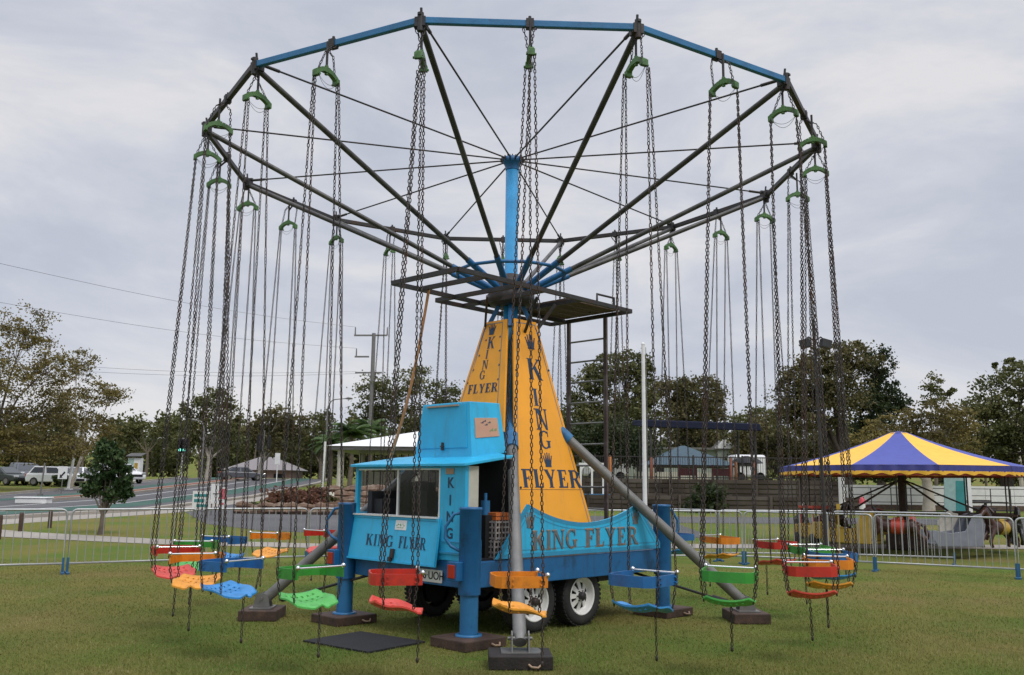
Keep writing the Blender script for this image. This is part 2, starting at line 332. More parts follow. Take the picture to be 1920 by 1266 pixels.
def word(mb, txt, o, ex, ey, hgt, nrm, sx=1, gap=.10, t=.003, z0=.0006):
    """serif word; o = lower left corner, ex/ey unit axes in the sign's plane"""
    o, ex, ey, nrm = Vector(o), Vector(ex), Vector(ey), Vector(nrm); x = 0; k = 0
    for ch in txt:
        if ch == ' ': x += .42; continue
        w, ps = GLY[ch]
        for p in ps:
            mb.prism([((x + a) * sx, b) for a, b in p], o + nrm * z0, ex * hgt, ey * hgt, nrm * (t + .00022 * (k % 9))); k += 1
        x += w + gap
    return x * sx * hgt
def wordlen(txt, gap=.1): return sum(.42 if c == ' ' else GLY[c][0] + gap for c in txt) - gap
def crown(mb, c, ex, ey, s, nrm):
    c, ex, ey, nrm = Vector(c), Vector(ex), Vector(ey), Vector(nrm)
    k = 0
    for (x, yt) in ((-.42, .78), (-.22, .95), (0, 1.0), (.22, .95), (.42, .78)):
        bx = x * .5
        for p in ([(bx - .085, .2), (bx + .085, .2), (x + .035, yt), (x - .035, yt)], [(x + .055 * math.cos(i * 1.047), yt + .055 * math.sin(i * 1.047)) for i in range(6)]):
            mb.prism(p, c + nrm * .0006, ex * s, ey * s, nrm * (.003 + .0002 * k)); k += 1
    mb.prism([(-.30, .02), (.30, .02), (.27, .22), (-.27, .22)], c + nrm * .0006, ex * s, ey * s, nrm * .0055)
def text_mesh(name, body, size, o, ex, ey, m, parent, bold=.0, extr=.001):
    c = bpy.data.curves.new(name, 'FONT'); c.body = body; c.size = size; c.align_x = 'CENTER'; c.align_y = 'CENTER'; c.extrude = extr; c.offset = bold
    tmp = bpy.data.objects.new(name, c); COL.objects.link(tmp); dg = bpy.context.evaluated_depsgraph_get()
    me = bpy.data.meshes.new_from_object(tmp.evaluated_get(dg)); bpy.data.objects.remove(tmp); me.materials.clear(); me.materials.append(m)
    ex, ey = Vector(ex), Vector(ey); ez = ex.cross(ey)
    Mx = Matrix((( ex.x, ey.x, ez.x, o[0]), (ex.y, ey.y, ez.y, o[1]), (ex.z, ey.z, ez.z, o[2]), (0, 0, 0, 1))); me.transform(Mx)
    return link(name, me, parent)

# ---------------------------------------------------------------- the swing ride
MX, MY = -.02, 11.23
RZ, RR, RS, PH = 5.672, 3.776, 3.727, -.221
ride = thing('chair_swing_ride', 'tall chair swing ride with blue mast, steel boom wheel and sky blue trailer base', 'fairground ride', (MX, MY, 0))
def pol(a, r, z): return Vector((r * math.sin(a), -r * math.cos(a), z))
# trailer frame: u along the trailer (away to the right), v across it, origin at the near corner
TU, TV = Vector((.7071, .7071, 0)), Vector((-.7071, .7071, 0)); T0 = Vector((-.40 - MX, 9.4 - MY, 0))
def tp(u, v, z): return T0 + TU * u + TV * v + Vector((0, 0, z))
TM = Matrix(((.7071, -.7071, 0, T0.x), (.7071, .7071, 0, T0.y), (0, 0, 1, 0), (0, 0, 0, 1)))
def TB(): q = MB(); q.m = TM; return q
mu, mv = 1.563, 1.025
# mast
q = MB(); q.lathe([(.098, .8), (.098, 2.4), (.105, 2.4), (.105, 2.46), (.09, 2.46), (.09, 4.2), (.083, 4.2), (.083, 5.70), (0, 5.70)], n=28); ob('mast', q, M['mast'], ride)
q = MB(); q.lathe([(.0, 5.76), (.125, 5.76), (.125, 5.70), (.118, 5.695), (.09, 5.64), (.088, 5.60)], n=24); cap = ob('mast_cap', q, M['midblue'], ride)
q = MB()
for i in range(12): a = PH + i * R(30); q.bar(pol(a, .06, 5.70), pol(a, .155, 5.745), .012, .05)
for i in range(5): a = i * 1.25; q.cyl(pol(a, .05, 5.75), pol(a, .065, 5.80 + .015 * (i % 3)), .008, n=6)
ob('cap_lugs', q, M['dark'], cap)
# hub and booms
q = MB(); q.lathe([(.10, 3.80), (.26, 3.82), (.30, 3.87), (.30, 3.95), (.24, 3.99), (.24, 4.10), (.17, 4.14), (.15, 4.2), (.09, 4.22)], n=28); hub = ob('hub', q, M['dark'], ride)
q = MB(); ring = [pol(PH + i * R(30), .70, 4.225) for i in range(12)]
for i in range(12): q.tube([ring[i], ring[(i + 1) % 12]], .022, 8)
ob('hub_ring', q, M['midblue'], ride)
for i in range(12):
    a = PH + i * R(30); p0, p1 = pol(a, .18, 3.99), pol(a, RR, RZ - .02); d = p1 - p0
    q = MB(); q.tube([p0 + d * .10, p1], .030, 12); b = ob('boom', q, M['boom'], ride)
    q = MB(); q.tube([p0, p0 + d * .165], .039, 12); ob('boom_sleeve', q, M['midblue'], b)
    q = MB(); q.cyl(pol(a, .14, 5.735), pol(a, RR - .06, RZ + .03), .0105, n=8); q.cyl(pol(a, RR - .28, RZ + .032), pol(a, RR - .10, RZ + .03), .018, n=8); ob('tie_rod', q, M['dark'], ride)
    q = MB(); q.cyl(pol(a, RR, RZ - .10), pol(a, RR, RZ + .075), .03, n=10); q.box(pol(a, RR - .03, RZ - .01), (.1, .1, .09), rz=a); q.cyl(pol(a, RR - .02, RZ + .06), pol(a, RR - .01, RZ + .13), .012, n=8)
    q.bar(pol(a, RR - .1, RZ + .05), pol(a, RR + .04, RZ + .055), .03, .02)
    ob('rim_joint', q, M['dark'], ride)
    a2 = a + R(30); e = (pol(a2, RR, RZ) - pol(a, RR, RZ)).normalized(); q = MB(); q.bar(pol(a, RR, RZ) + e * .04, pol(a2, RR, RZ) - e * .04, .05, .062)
    rb = ob('rim_beam', q, M['blue'] if i in (11, 0, 1) else M['dark'], ride, bevel=.006)  # front beams blue; on the rest, dark colour stands for shade on blue paint
    q = MB(); am = a + R(15); c = pol(am, RR * math.cos(R(15)), RZ); q.box(c, (.07, .07, .085), rz=am); q.cyl(c + Vector((0, 0, .04)), c + Vector((0, 0, .075)), .014, n=8); ob('beam_clamp', q, M['dark'], rb)
# tower struts under the hub
for (du, dv) in ((1, 1), (1, -1), (-1, 1), (-1, -1)):
    q = MB(); q.bar(tp(mu + .09 * du, mv + .09 * dv, 3.86), tp(mu + .215 * du, mv + .215 * dv, 3.50), .06, .05); q.bar(tp(mu + .215 * du, mv + .215 * dv, 3.51), tp(mu + .70 * du, mv + .70 * dv, .84), .05, .05) if (du, dv) != (-1, -1) else None; ob('tower_strut', q, M['midblue'], ride)
for (A_, B_, w_) in (((-.60, -.2, 3.82), (-.25, .2, 3.55), .028), ((-.1, -.55, 3.84), (.0, -.25, 3.45), .028), ((.4, -.4, 3.84), (.25, -.2, 3.5), .04)):
    q = MB(); q.bar(tp(mu + A_[0], mv + A_[1], A_[2]), tp(mu + B_[0], mv + B_[1], B_[2]), w_); ob('platform_brace', q, M['dark'], ride)
# maintenance platform
zp = 3.86
q = TB()
for a, b in (((-1.66, -.86), (1.48, -.76)), ((-1.70, .22), (1.50, .42)), ((-.72, .60), (1.52, .70)), ((-1.66, -.86), (-1.70, .22)), ((-1.22, -.85), (-1.28, .24)), ((-.64, -.83), (-.72, .60)), ((1.48, -.76), (1.52, .70)), ((.45, -.78), (.45, .62)), ((-.25, -.80), (-.25, .6))):
    q.bar((mu + a[0], mv + a[1], zp), (mu + b[0], mv + b[1], zp), .042, .05)
for v0 in (-.62, -.2): q.tube([(mu + .95, mv + v0, zp + .02), (mu + .95, mv + v0, zp + .17), (mu + 1.3, mv + v0 - .0, zp + .17), (mu + 1.3, mv + v0, zp + .02)], .016, 8)
pf = ob('maintenance_platform', q, M['dark'], ride)
q = TB()
for k in range(5): q.box((mu + .97, mv - .44 + k * .235, zp + .045), (1.0, .215, .03))
ob('deck_planks', q, M['plank'], pf)
# ladder from the deck to the platform
q = TB()
for v0 in (.40, -.26): q.bar((mu + 1.56, mv + v0, .82), (mu + 1.56, mv + v0, zp), .05, .035)
ld = ob('access_ladder', q, M['brown_red'], ride)
for k in range(10): q = TB(); q.cyl((mu + 1.56, mv + .40, 1.0 + k * .285), (mu + 1.56, mv - .26, 1.0 + k * .285), .013, n=8); ob('rung', q, M['steel'], ld)

# orange sign panels
def signpanel(name, poly, o, ex, ey, nrm, th=.03):
    q = MB(); q.prism(poly, Vector(o) - Vector(nrm) * th, ex, ey, Vector(nrm) * th); return ob(name, q, M['orange'], ride, bevel=.003)
def outline(poly, o, ex, ey, nrm, inset, w, m, name, parent):
    o, ex, ey, nrm = Vector(o), Vector(ex), Vector(ey), Vector(nrm)
    c = Vector((sum(p[0] for p in poly) / len(poly), sum(p[1] for p in poly) / len(poly))); n = len(poly); P = [Vector(p) for p in poly]
    area = sum(P[i].x * P[(i + 1) % n].y - P[(i + 1) % n].x * P[i].y for i in range(n)); sg = 1 if area > 0 else -1
    def ins(k):
        r = []
        for i in range(n):
            d1, d2 = (P[i] - P[i - 1]).normalized(), (P[(i + 1) % n] - P[i]).normalized()
            n1_, n2_ = Vector((-d1.y, d1.x)) * sg, Vector((-d2.y, d2.x)) * sg
            b = (n1_ + n2_); b = b / max(.2, 1 + n1_.dot(n2_)); r.append(P[i] + b * k)
        return r
    A, B = ins(inset), ins(inset + w); q = MB()
    for i in range(n):
        j = (i + 1) % n; q.prism([A[i], A[j], B[j], B[i]], o + nrm * .0004, ex, ey, nrm * .0012)
    return ob(name, q, m, parent)
U3, V3, Z3 = TU, TV, Vector((0, 0, 1))
# the panels clad a square pyramid round the mast: half width .22 m at 3.62 m, .77 m at .82 m
SL = .196; KL = math.sqrt(1 + SL * SL)
def pyr(z): return .22 + SL * (3.62 - z)
def zy(z): return (z - .82) * KL
sn = -TV
ey1 = (Vector((0, 0, 1)) + TV * SL) / KL; nr1 = U3.cross(ey1); o1 = tp(mu, mv - pyr(.82), .82)
def P1(x, z): return o1 + U3 * x + ey1 * zy(z)
poly1 = [(-.64, zy(.82)), (.79, zy(.82)), (.235, zy(3.61)), (-.165, zy(3.61))]
sp = signpanel('orange_sign_panel', poly1, o1, U3, ey1, nr1)
outline(poly1, o1, U3, ey1, nr1, .04, .011, M['grey'], 'pinstripe', sp)
q = MB()
for ch, x0, z0, z1, sx in (('K', -.045, 2.86, 3.12, 1.06), ('I', -.015, 2.535, 2.745, 1.15), ('N', -.035, 2.245, 2.50, .98), ('G', -.005, 2.02, 2.235, 1.0)): word(q, ch, P1(x0, z0), U3, ey1, (z1 - z0) * KL, nr1, sx)
ob('lettering', q, M['navy'], sp); q = MB(); fw = wordlen('FLYER'); word(q, 'FLYER', P1(-.385, 1.562), U3, ey1, .215, nr1, 1.03 / (fw * .215))
ob('lettering', q, M['navy'], sp); q = MB(); crown(q, P1(.07, 3.24), U3, ey1, .19, nr1); ob('crown_emblem', q, M['navy'], sp); q = MB(); crown(q, P1(.09, 1.80), U3, ey1, .17, nr1)
ob('crown_emblem', q, M['navy'], sp)
q = MB()
for (x0, z0) in ((-.43, 1.56), (.655, 1.56), (-.25, 2.95), (.335, 3.0)): q.cyl(P1(x0, z0) - nr1 * .001, P1(x0, z0) + nr1 * .008, .014, n=10)
q.prism(rect(-.46, zy(1.536), .66, zy(1.541)), o1 + nr1 * .0003, U3, ey1, nr1 * .0009); ob('panel_bolts', q, M['dark'], sp)
FX = -TV; ey2 = (Vector((0, 0, 1)) + TU * SL) / KL; nr2 = FX.cross(ey2); o2 = tp(mu - pyr(.82), mv, .82)
def P2(v, z): return o2 + FX * -v + ey2 * zy(z)
poly2 = [(-.56, zy(2.2)), (.40, zy(2.2)), (.165, zy(3.6)), (-.235, zy(3.6))]
sp2 = signpanel('orange_sign_panel', poly2, o2, FX, ey2, nr2)
outline([(-.56, zy(2.2)), (.31, zy(2.2)), (.125, zy(3.6)), (-.235, zy(3.6))], o2, FX, ey2, nr2, .03, .011, M['grey'], 'pinstripe', sp2)
q = MB()
for ch, v0, z0, z1, sx in (('K', .115, 3.245, 3.395, .9), ('I', .115, 3.12, 3.23, 1.0), ('N', .15, 2.985, 3.10, .95), ('G', .165, 2.86, 2.97, .95)): word(q, ch, P2(v0, z0), FX, ey2, (z1 - z0) * KL, nr2, sx)
ob('lettering', q, M['navy'], sp2); q = MB(); word(q, 'FLYER', P2(.335, 2.69), FX, ey2, .115, nr2, .525 / (fw * .115)); ob('lettering', q, M['navy'], sp2); q = MB(); crown(q, P2(.075, 3.42), FX, ey2, .14, nr2); ob('crown_emblem', q, M['navy'], sp2)
q = MB()
for (v0, z0) in ((.155, 3.36), (.235, 3.17), (.30, 2.99), (.37, 2.83), (-.09, 3.38), (-.12, 3.2), (-.15, 3.02), (-.17, 2.84)):
    q.prism([(.017 * (1 if i % 2 else .45) * math.cos(i * .6283), .017 * (1 if i % 2 else .45) * math.sin(i * .6283)) for i in range(10)], P2(v0, z0) + nr2 * .0005, FX, ey2, nr2 * .003)
ob('stars', q, M['navy'], sp2)

# trailer chassis
q = TB(); q.box((1.72, .04, .68), (3.24, .07, .26)); q.box((1.72, 2.02, .68), (3.24, .07, .26)); q.box((3.33, 1.03, .68), (.07, 1.91, .26)); q.box((.06, 1.03, .68), (.08, 1.91, .27))
ch = ob('trailer_deck', q, M['midblue'], ride, bevel=.008)
q = TB(); q.box((1.72, 1.03, .795), (3.2, 1.9, .03)); ob('deck_floor', q, M['dkint'], ch)
q = TB(); q.box((1.7, .5, .52), (2.6, .08, .10)); q.box((1.7, 1.56, .52), (2.6, .08, .10)); q.box((1.45, 1.03, .36), (.07, 1.5, .07)); q.box((1.1, .3, .45), (.6, .05, .06)); q.box((1.85, .3, .45), (.6, .05, .06)); q.box((2.7, .6, .5), (.5, .5, .12)); ob('axle_frame', q, M['dark'], ch)
# wheels
def wheel(u, v, face):
    q = TB(); w = .11
    prof = [(.215, -w * .9), (.25, -w), (.30, -w), (.325, -w * .78), (.334, -w * .4), (.334, w * .4), (.325, w * .78), (.30, w), (.25, w), (.215, w * .9)]
    q.lathe(prof, (u, v, .335), 'y', 36)
    for i in range(40):
        a = i * 2 * math.pi / 40
        for s_ in (-1, 1): q.box((u + .331 * math.cos(a), v + s_ * .07, .335 + .331 * math.sin(a)), (.014, .055, .03), ry=-a)
    ty = ob('tyre', q, M['rubber'], ride)
    q = TB(); f = face
    q.lathe([(.215, f * w * .92), (.205, f * w * .98), (.195, f * w * .8), (.185, f * w * .3), (.165, f * w * .25)], (u, v, .335), 'y', 36)
    # disc with spokes and windows
    for i in range(8):
        a0 = i * math.pi / 4; pts = []
        for (r_, da, y) in ((.172, -.20, .26), (.172, .20, .26), (.075, .30, .62), (.075, -.30, .62)): pts.append((u + r_ * math.cos(a0 + da), v + f * w * y, .335 + r_ * math.sin(a0 + da)))
        q.add(pts, [(0, 1, 2, 3)]); q.add([(p[0], p[1] - f * .012, p[2]) for p in pts], [(3, 2, 1, 0)])
    q.lathe([(.175, f * w * .25), (.155, f * w * .28)], (u, v, .335), 'y', 36); q.lathe([(.078, f * w * .6), (.05, f * w * .66), (.0, f * w * .66)], (u, v, .335), 'y', 24)
    ob('rim', q, M['rim'], ty)
    q = TB(); q.lathe([(.045, f * w * .6), (.043, f * w * 1.1), (.03, f * w * 1.18), (0, f * w * 1.18)], (u, v, .335), 'y', 18)
    for i in range(6): a = i * 1.047; q.cyl((u + .06 * math.cos(a), v + f * w * .6, .335 + .06 * math.sin(a)), (u + .06 * math.cos(a), v + f * w * .8, .335 + .06 * math.sin(a)), .008, n=6)
    ob('hub_cap', q, M['dark'], ty)
    q = TB(); q.lathe([(.17, f * w * .15), (0, f * w * .15)], (u, v, .335), 'y', 24); q.lathe([(.17, -f * w * .8), (0, -f * w * .8)], (u, v, .335), 'y', 24); ob('brake_drum', q, M['black'], ty)
wheel(1.86, .20, -1); wheel(1.07, .20, -1); wheel(1.86, 1.86, 1); wheel(1.07, 1.86, 1)
# jacks
def jack(u, v, hs, lamp=True):
    q = TB(); q.cyl((u, v, .115), (u, v, .62), .092, n=24); q.lathe([(.135, .101), (.135, .117), (.10, .12)], (u, v, 0), n=24); ob_ = q
    q2 = TB(); q2.lathe([(.112, .5), (.112, 1.33), (.118, 1.335), (.118, 1.36), (0, 1.365)], (u, v, 0), n=28); q2.box((u + .0, v + (.08 if v > 1 else -.0), .68), (.05, .2, .26))
    j = ob('levelling_jack', q2, M['midblue'], ride); ob('jack_leg', ob_, M['blue'], j)
    if hs:
        a, b = hs; q = TB(); q.tube([(u + a * .10, v + b * .10, 1.30), (u + a * .17, v + b * .17, 1.29), (u + a * .26, v + b * .26, 1.16), (u + a * .26, v + b * .26, 1.05), (u + a * .2, v + b * .2, .97), (u + a * .1, v + b * .1, .92)], .017, 8); ob('crank_handle', q, M['blue'], j)
    return j
j1 = jack(0, 0, (-.6, .8)); j2 = jack(-.02, 2.11, (-.55, .83)); j3 = jack(3.33, .03, (.9, -.3)); j4 = jack(3.33, 2.08, None)
for (u, v, j) in ((-.17, .06, j1), (-.18, 2.17, j2)):
    q = TB(); q.box((u + .03, v, .73), (.10, .15, .19)); tl = ob('tail_lamp', q, M['midblue'], j, bevel=.008); q = TB(); q.box((u - .026, v, .73), (.018, .10, .13)); ob('lens', q, M['redlens'], tl, bevel=.005)
q = TB()
for k in range(5): q.cyl((.12, -.012 - .02, .62 + k * .09), (.12, .01, .62 + k * .09), .012, n=8)
q.box((.10, -.005, .80), (.06, .05, .46)); ob('bolt_bracket', q, M['blue'], ch)
# outrigger legs
LEGS = []
for k, (a, rr) in enumerate(((R(2.5), 2.78), (R(92), 2.88), (R(-88), 2.90), (R(180), 2.85))):
    ft = pol(a, rr, .20); top = pol(a, .10, 2.72 if k else 2.60); q = MB(); q.tube([ft, top], .062, 18); lg = ob('outrigger_leg', q, M['steel'], ride)
    dd = (top - ft); q = MB(); q.tube([top - dd * (.23 if k else .25), top], .078, 16); ob('leg_sleeve', q, M['blue'], lg)
    t_ = Vector((math.cos(a), math.sin(a), 0)); n_ = pol(a, 1, 0)
    q = MB()
    for s_ in (-1, 1): q.prism([(-.10, 0), (.10, 0), (.07, .14), (0, .17), (-.07, .14)], pol(a, rr, .132) + t_ * (s_ * .075 - .004), n_, Z3, t_ * .012)
    q.prism([(-.17, -.13), (.17, -.13), (.19, 0), (.17, .13), (-.17, .13)], pol(a, rr, .122), t_, n_, Z3 * .012); q.cyl(pol(a, rr, .235) - t_ * .11, pol(a, rr, .235) + t_ * .11, .016, n=8)
    ob('foot_bracket', q, M['steel'], lg)
    if k in (1, 2):
        q = MB(); e = tp(3.0, .4, .55) if k == 1 else tp(.1, 1.8, .55); p = pol(a, rr - .22, .22); q.cyl(p, e, .016, n=8); q.cyl(p, p.lerp(e, .14), .034, n=8); ob('brace_rod', q, M['dark'], lg)
    LEGS.append((a, rr))
# blocks under legs and jacks (separate things)
def block(name, P, rz, dim, m, label, handle=True):
    t = thing(name, label, 'base block', P, rz, 'timber base blocks under the ride')
    q = MB(); q.box((0, 0, dim[2] / 2), dim); ob('timber', q, m, t, bevel=.012)
    if handle:
        q = MB(); q.tube([(dim[0] * .12, -dim[1] / 2, .05), (dim[0] * .16, -dim[1] / 2 - .03, .035), (dim[0] * .26, -dim[1] / 2 - .035, .03), (dim[0] * .32, -dim[1] / 2, .05)], .010, 8); ob('rope_handle', q, M['tan'], t)
W0 = Vector((MX, MY, 0))
for (a, rr), lab, m in zip(LEGS, ('black timber block under the grey outrigger leg standing in front of the wheels', 'dark timber block under the outrigger leg beyond the rear of the trailer', 'brown stepped timber block under the outrigger leg beside the cabin end', 'timber block under the outrigger leg hidden behind the trailer'), (M['woodblk'], M['wood'], M['wood'], M['wood'])):
    block('base_block', W0 + pol(a, rr, 0), a, (.56, .44, .12), m, lab)
for (u, v), lab in zip(((0, 0), (-.02, 2.11), (3.33, .03), (3.33, 2.08)), ('broad brown timber pad under the jack nearest the tail lamp and number plate', 'brown timber pad under the jack at the far side of the ticket cabin', 'brown timber pad under the jack at the tapered end of the blue sign', 'timber pad under the hidden rear jack')):
    block('base_block', W0 + tp(u, v, 0), R(45), (.56, .52, .10), M['wood'], lab)
MATP = W0 + tp(-.65, .85, 0); mt = MB(); mt.box((0, 0, .012), (.78, .95, .016)); tag(ob('ground_mat', mt, M['mat_'], None, W0 + tp(-.65, .85, 0), R(52)), 'black rubber mat lying on the grass before the ticket cabin', 'mat')

# ticket cabin
q = TB()
c0, c1, r0 = .10, 2.03, 1.77
q.box((.035, (c0 + .50) / 2, 1.30), (.05, .40, .98)); q.box((.035, 1.265, 1.015), (.05, 1.53, .43)); q.box((.035, c1 - .025, 1.48), (.05, .05, .58)); q.box((.035, 1.265, 1.765), (.05, 1.53, .02))
cab = ob('ticket_cabin', q, M['sky'], ride, bevel=.004)
q = TB(); q.box((.40, c1 - .02, 1.03), (.68, .04, .46)); q.box((.70, c1 - .03, 1.36), (.05, .05, 1.02)); ob('side_wall', q, M['sky'], cab)
q = TB(); q.box((.13, c0 + .02, 1.3), (.14, .03, .96)); ob('door_post', q, M['cream'], cab)
q = TB(); q.box((.80, .82, 1.34), (.03, 1.18, 1.06)); q.box((.45, 1.0, .82), (.76, 1.84, .02)); q.box((.60, .30, 1.05), (.5, .3, .44)); q.box((.55, .62, 1.2), (.1, .1, .9)); ob('dark_back_wall', q, M['black'], cab)
q = TB(); q.box((.45, 1.55, 1.02), (.3, .5, .35)); q.box((.5, 1.3, 1.35), (.16, .2, .32)); q.box((.70, 1.72, 1.21), (.12, .54, .80)); q.box((.62, 1.55, 1.52), (.1, .12, .2)); q.box((.42, 1.94, 1.27), (.52, .08, .46)); q.box((.30, 1.85, 1.30), (.2, .2, .22)); q.tube([(.6, 1.75, 1.1), (.6, 1.75, 1.65), (.5, 1.5, 1.7)], .02, 6); q.box((.35, 1.75, 1.18), (.2, .3, .03), rx=.2); ob('control_console', q, M['dkint'], cab)
q = TB(); q.cyl((.45, .26, .82), (.45, .26, 1.42), .05, n=14); q.cyl((.45, .26, 1.42), (.45, .26, 1.5), .018, n=10); ob('blue_cylinder', q, M['blue'], cab)
# roof: rises toward the tower
q = TB()
def rz_(u): return 1.775 + .145 * (u + .05)
A = [(-.05, .05), (.67, .05), (.67, 2.06), (-.05, 2.06)]
q.hexa([(u, v, rz_(u)) for u, v in A] + [(u, v, rz_(u) + .03) for u, v in A]); rf = ob('cabin_roof', q, M['sky'], cab, bevel=.005)
q = TB(); A2 = [(.02, .14), (.66, .14), (.66, 1.98), (.02, 1.98)]; A3 = [(.27, .31), (.66, .31), (.66, 1.32), (.27, 1.30)]
q.hexa([(u, v, rz_(u) + .03) for u, v in A2] + [(u, v, rz_(u) + .062) for u, v in A3]); ob('roof_crown', q, M['sky'], rf)
# box on the roof
b0, b1, t0, t1 = .30, 1.28, .42, 1.22
Bq = [(.28, b0, 1.87), (.80, b0, 1.94), (.80, b1, 1.94), (.28, b1, 1.87)]; Tq = [(.34, t0, 2.49), (.80, t0, 2.50), (.80, t1, 2.50), (.34, t1, 2.49)]
q = TB(); q.hexa(Bq + Tq); bx = ob('roof_box', q, M['sky'], cab, bevel=.008)
def onface(P, s, t, n=.0):   # bilinear point on a face P = [bl, br, tr, tl]
    a = Vector(P[0]).lerp(Vector(P[1]), s); b = Vector(P[3]).lerp(Vector(P[2]), s); c = a.lerp(b, t)
    nn = (Vector(P[1]) - Vector(P[0])).cross(Vector(P[3]) - Vector(P[0])).normalized(); return c + nn * n
FF = [Bq[3], Bq[0], Tq[0], Tq[3]]; SF = [Bq[0], Bq[1], Tq[1], Tq[0]]
def patch(mb, P, s0, t0_, s1, t1_, h, n0=.0005):
    lo = [onface(P, s, t, n0) for s, t in ((s0, t0_), (s1, t0_), (s1, t1_), (s0, t1_))]; hi = [onface(P, s, t, n0 + h) for s, t in ((s0, t0_), (s1, t0_), (s1, t1_), (s0, t1_))]
    mb.hexa(lo + hi)
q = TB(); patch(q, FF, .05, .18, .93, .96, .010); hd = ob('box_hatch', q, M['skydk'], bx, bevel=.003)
q = TB(); patch(q, FF, .14, .925, .80, .955, .022, .010); ob('hinge', q, M['tan'], hd)
q = TB(); patch(q, FF, .50, .14, .53, .28, .02, .010); patch(q, FF, .49, .20, .54, .22, .028, .010); ob('latch', q, M['dark'], hd)
q = TB(); patch(q, SF, .12, .34, .84, .70, .006)
pq = ob('plaque', q, M['plaque'], bx)
q = TB()
for (s, t) in ((.30, .60), (.42, .56), (.38, .63), (.52, .60)): patch(q, SF, s, t, s + .05, t + .012, .002, .0062); patch(q, SF, s + .05, t, s + .085, t + .028, .0024, .0062)
ob('painted_birds', q, M['navy'], pq)
q = TB()
for k in range(6): patch(q, SF, .56 + k * .038, .44 + .012 * (k % 2), .585 + k * .038, .462 + .018 * (k % 3), .002, .0062)
ob('painted_squiggle', q, M['green_m'], pq)
# window, sliding pane
q = TB(); q.box((.035, 1.24, 1.49), (.03, .022, .53)); q.box((.035, .515, 1.49), (.04, .022, .53)); q.box((.035, 1.26, 1.748), (.04, 1.46, .016)); q.box((.05, 1.26, 1.235), (.16, 1.5, .016)); wf = ob('counter_window', q, M['white'], cab)
q = TB(); q.box((.036, .88, 1.49), (.006, .70, .52)); ob('sliding_pane', q, glass('window_glass', (.03, .033, .035), .3), wf)
# hinged counter flap with the name
fl = [(-.075, 2.05, .735), (-.075, .455, .735), (-.005, .47, 1.225), (-.005, 2.03, 1.225)]
def fpt(s, t, n=0): return onface(fl, s, t, n)
q = TB(); q.hexa([fpt(0, 0, -.02), fpt(1, 0, -.02), fpt(1, 1, -.02), fpt(0, 1, -.02), fpt(0, 0), fpt(1, 0), fpt(1, 1), fpt(0, 1)]); cf = ob('counter_flap', q, M['sky'], cab, bevel=.003)
q = TB()
for a in ((0, 0, 1, .04), (0, .95, 1, 1), (0, .041, .014, .949), (.986, .041, 1, .949)): patch(q, fl, *a, .010)
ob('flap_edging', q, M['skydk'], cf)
fo = TM @ fpt(.215, .335); fx = ((TM @ fpt(1, .335)) - (TM @ fpt(0, .335))).normalized(); fy = ((TM @ fpt(.5, 1)) - (TM @ fpt(.5, 0))).normalized(); fnn = fx.cross(fy)
q = MB(); word(q, 'KING', fo, fx, fy, .125, fnn, .50 / (wordlen('KING', .16) * .125), gap=.16); ob('lettering', q, M['navy'], cf); q = MB(); word(q, 'FLYER', fo + fx * .60, fx, fy, .125, fnn, .46 / (wordlen('FLYER') * .125)); ob('lettering', q, M['navy'], cf)
q = TB(); patch(q, fl, .53, .72, .655, .93, .004); st = ob('notice', q, M['white'], cf)
q = TB()
for k in range(7): patch(q, fl, .545 + k * .013, .80 + .02 * (k % 3), .554 + k * .013, .83 + .025 * (k % 2), .0015, .0042)
for k in range(6): patch(q, fl, .55 + k * .013, .76, .558 + k * .013, .775 + .008 * (k % 2), .0015, .0042)
ob('squiggle_drawing', q, M['green_m'], st)
q = TB(); patch(q, fl, .53, .10, .562, .30, .03); patch(q, fl, .525, .02, .55, .12, .045); ob('hasp', q, M['dark'], cf)
for ch_, z_ in (('K', 1.60), ('I', 1.42), ('N', 1.25), ('G', 1.08)): text_mesh('pillar_letter', ch_, .15, tp(.008, .33, z_), -TV, Z3, M['navy'], cab, .004)
q = TB(); q.box((.006, .34, 1.725), (.008, .13, .06)); ns = ob('small_sign', q, M['tan'], cab)
q = TB(); q.box((-.0, .315, .885), (.02, .36, .02)); q.box((-.002, .30, 1.0), (.012, .30, .008)); ob('trim_strip', q, M['skytrim'], cab)
# number plate
q = TB(); q.box((.012, .625, .635), (.012, .38, .13)); npl = ob('number_plate', q, M['plate'], ch, bevel=.004)
text_mesh('plate_characters', '136\u00b7UOH', .115, tp(.004, .625, .637), -TV, Z3, M['black'], npl, .001)
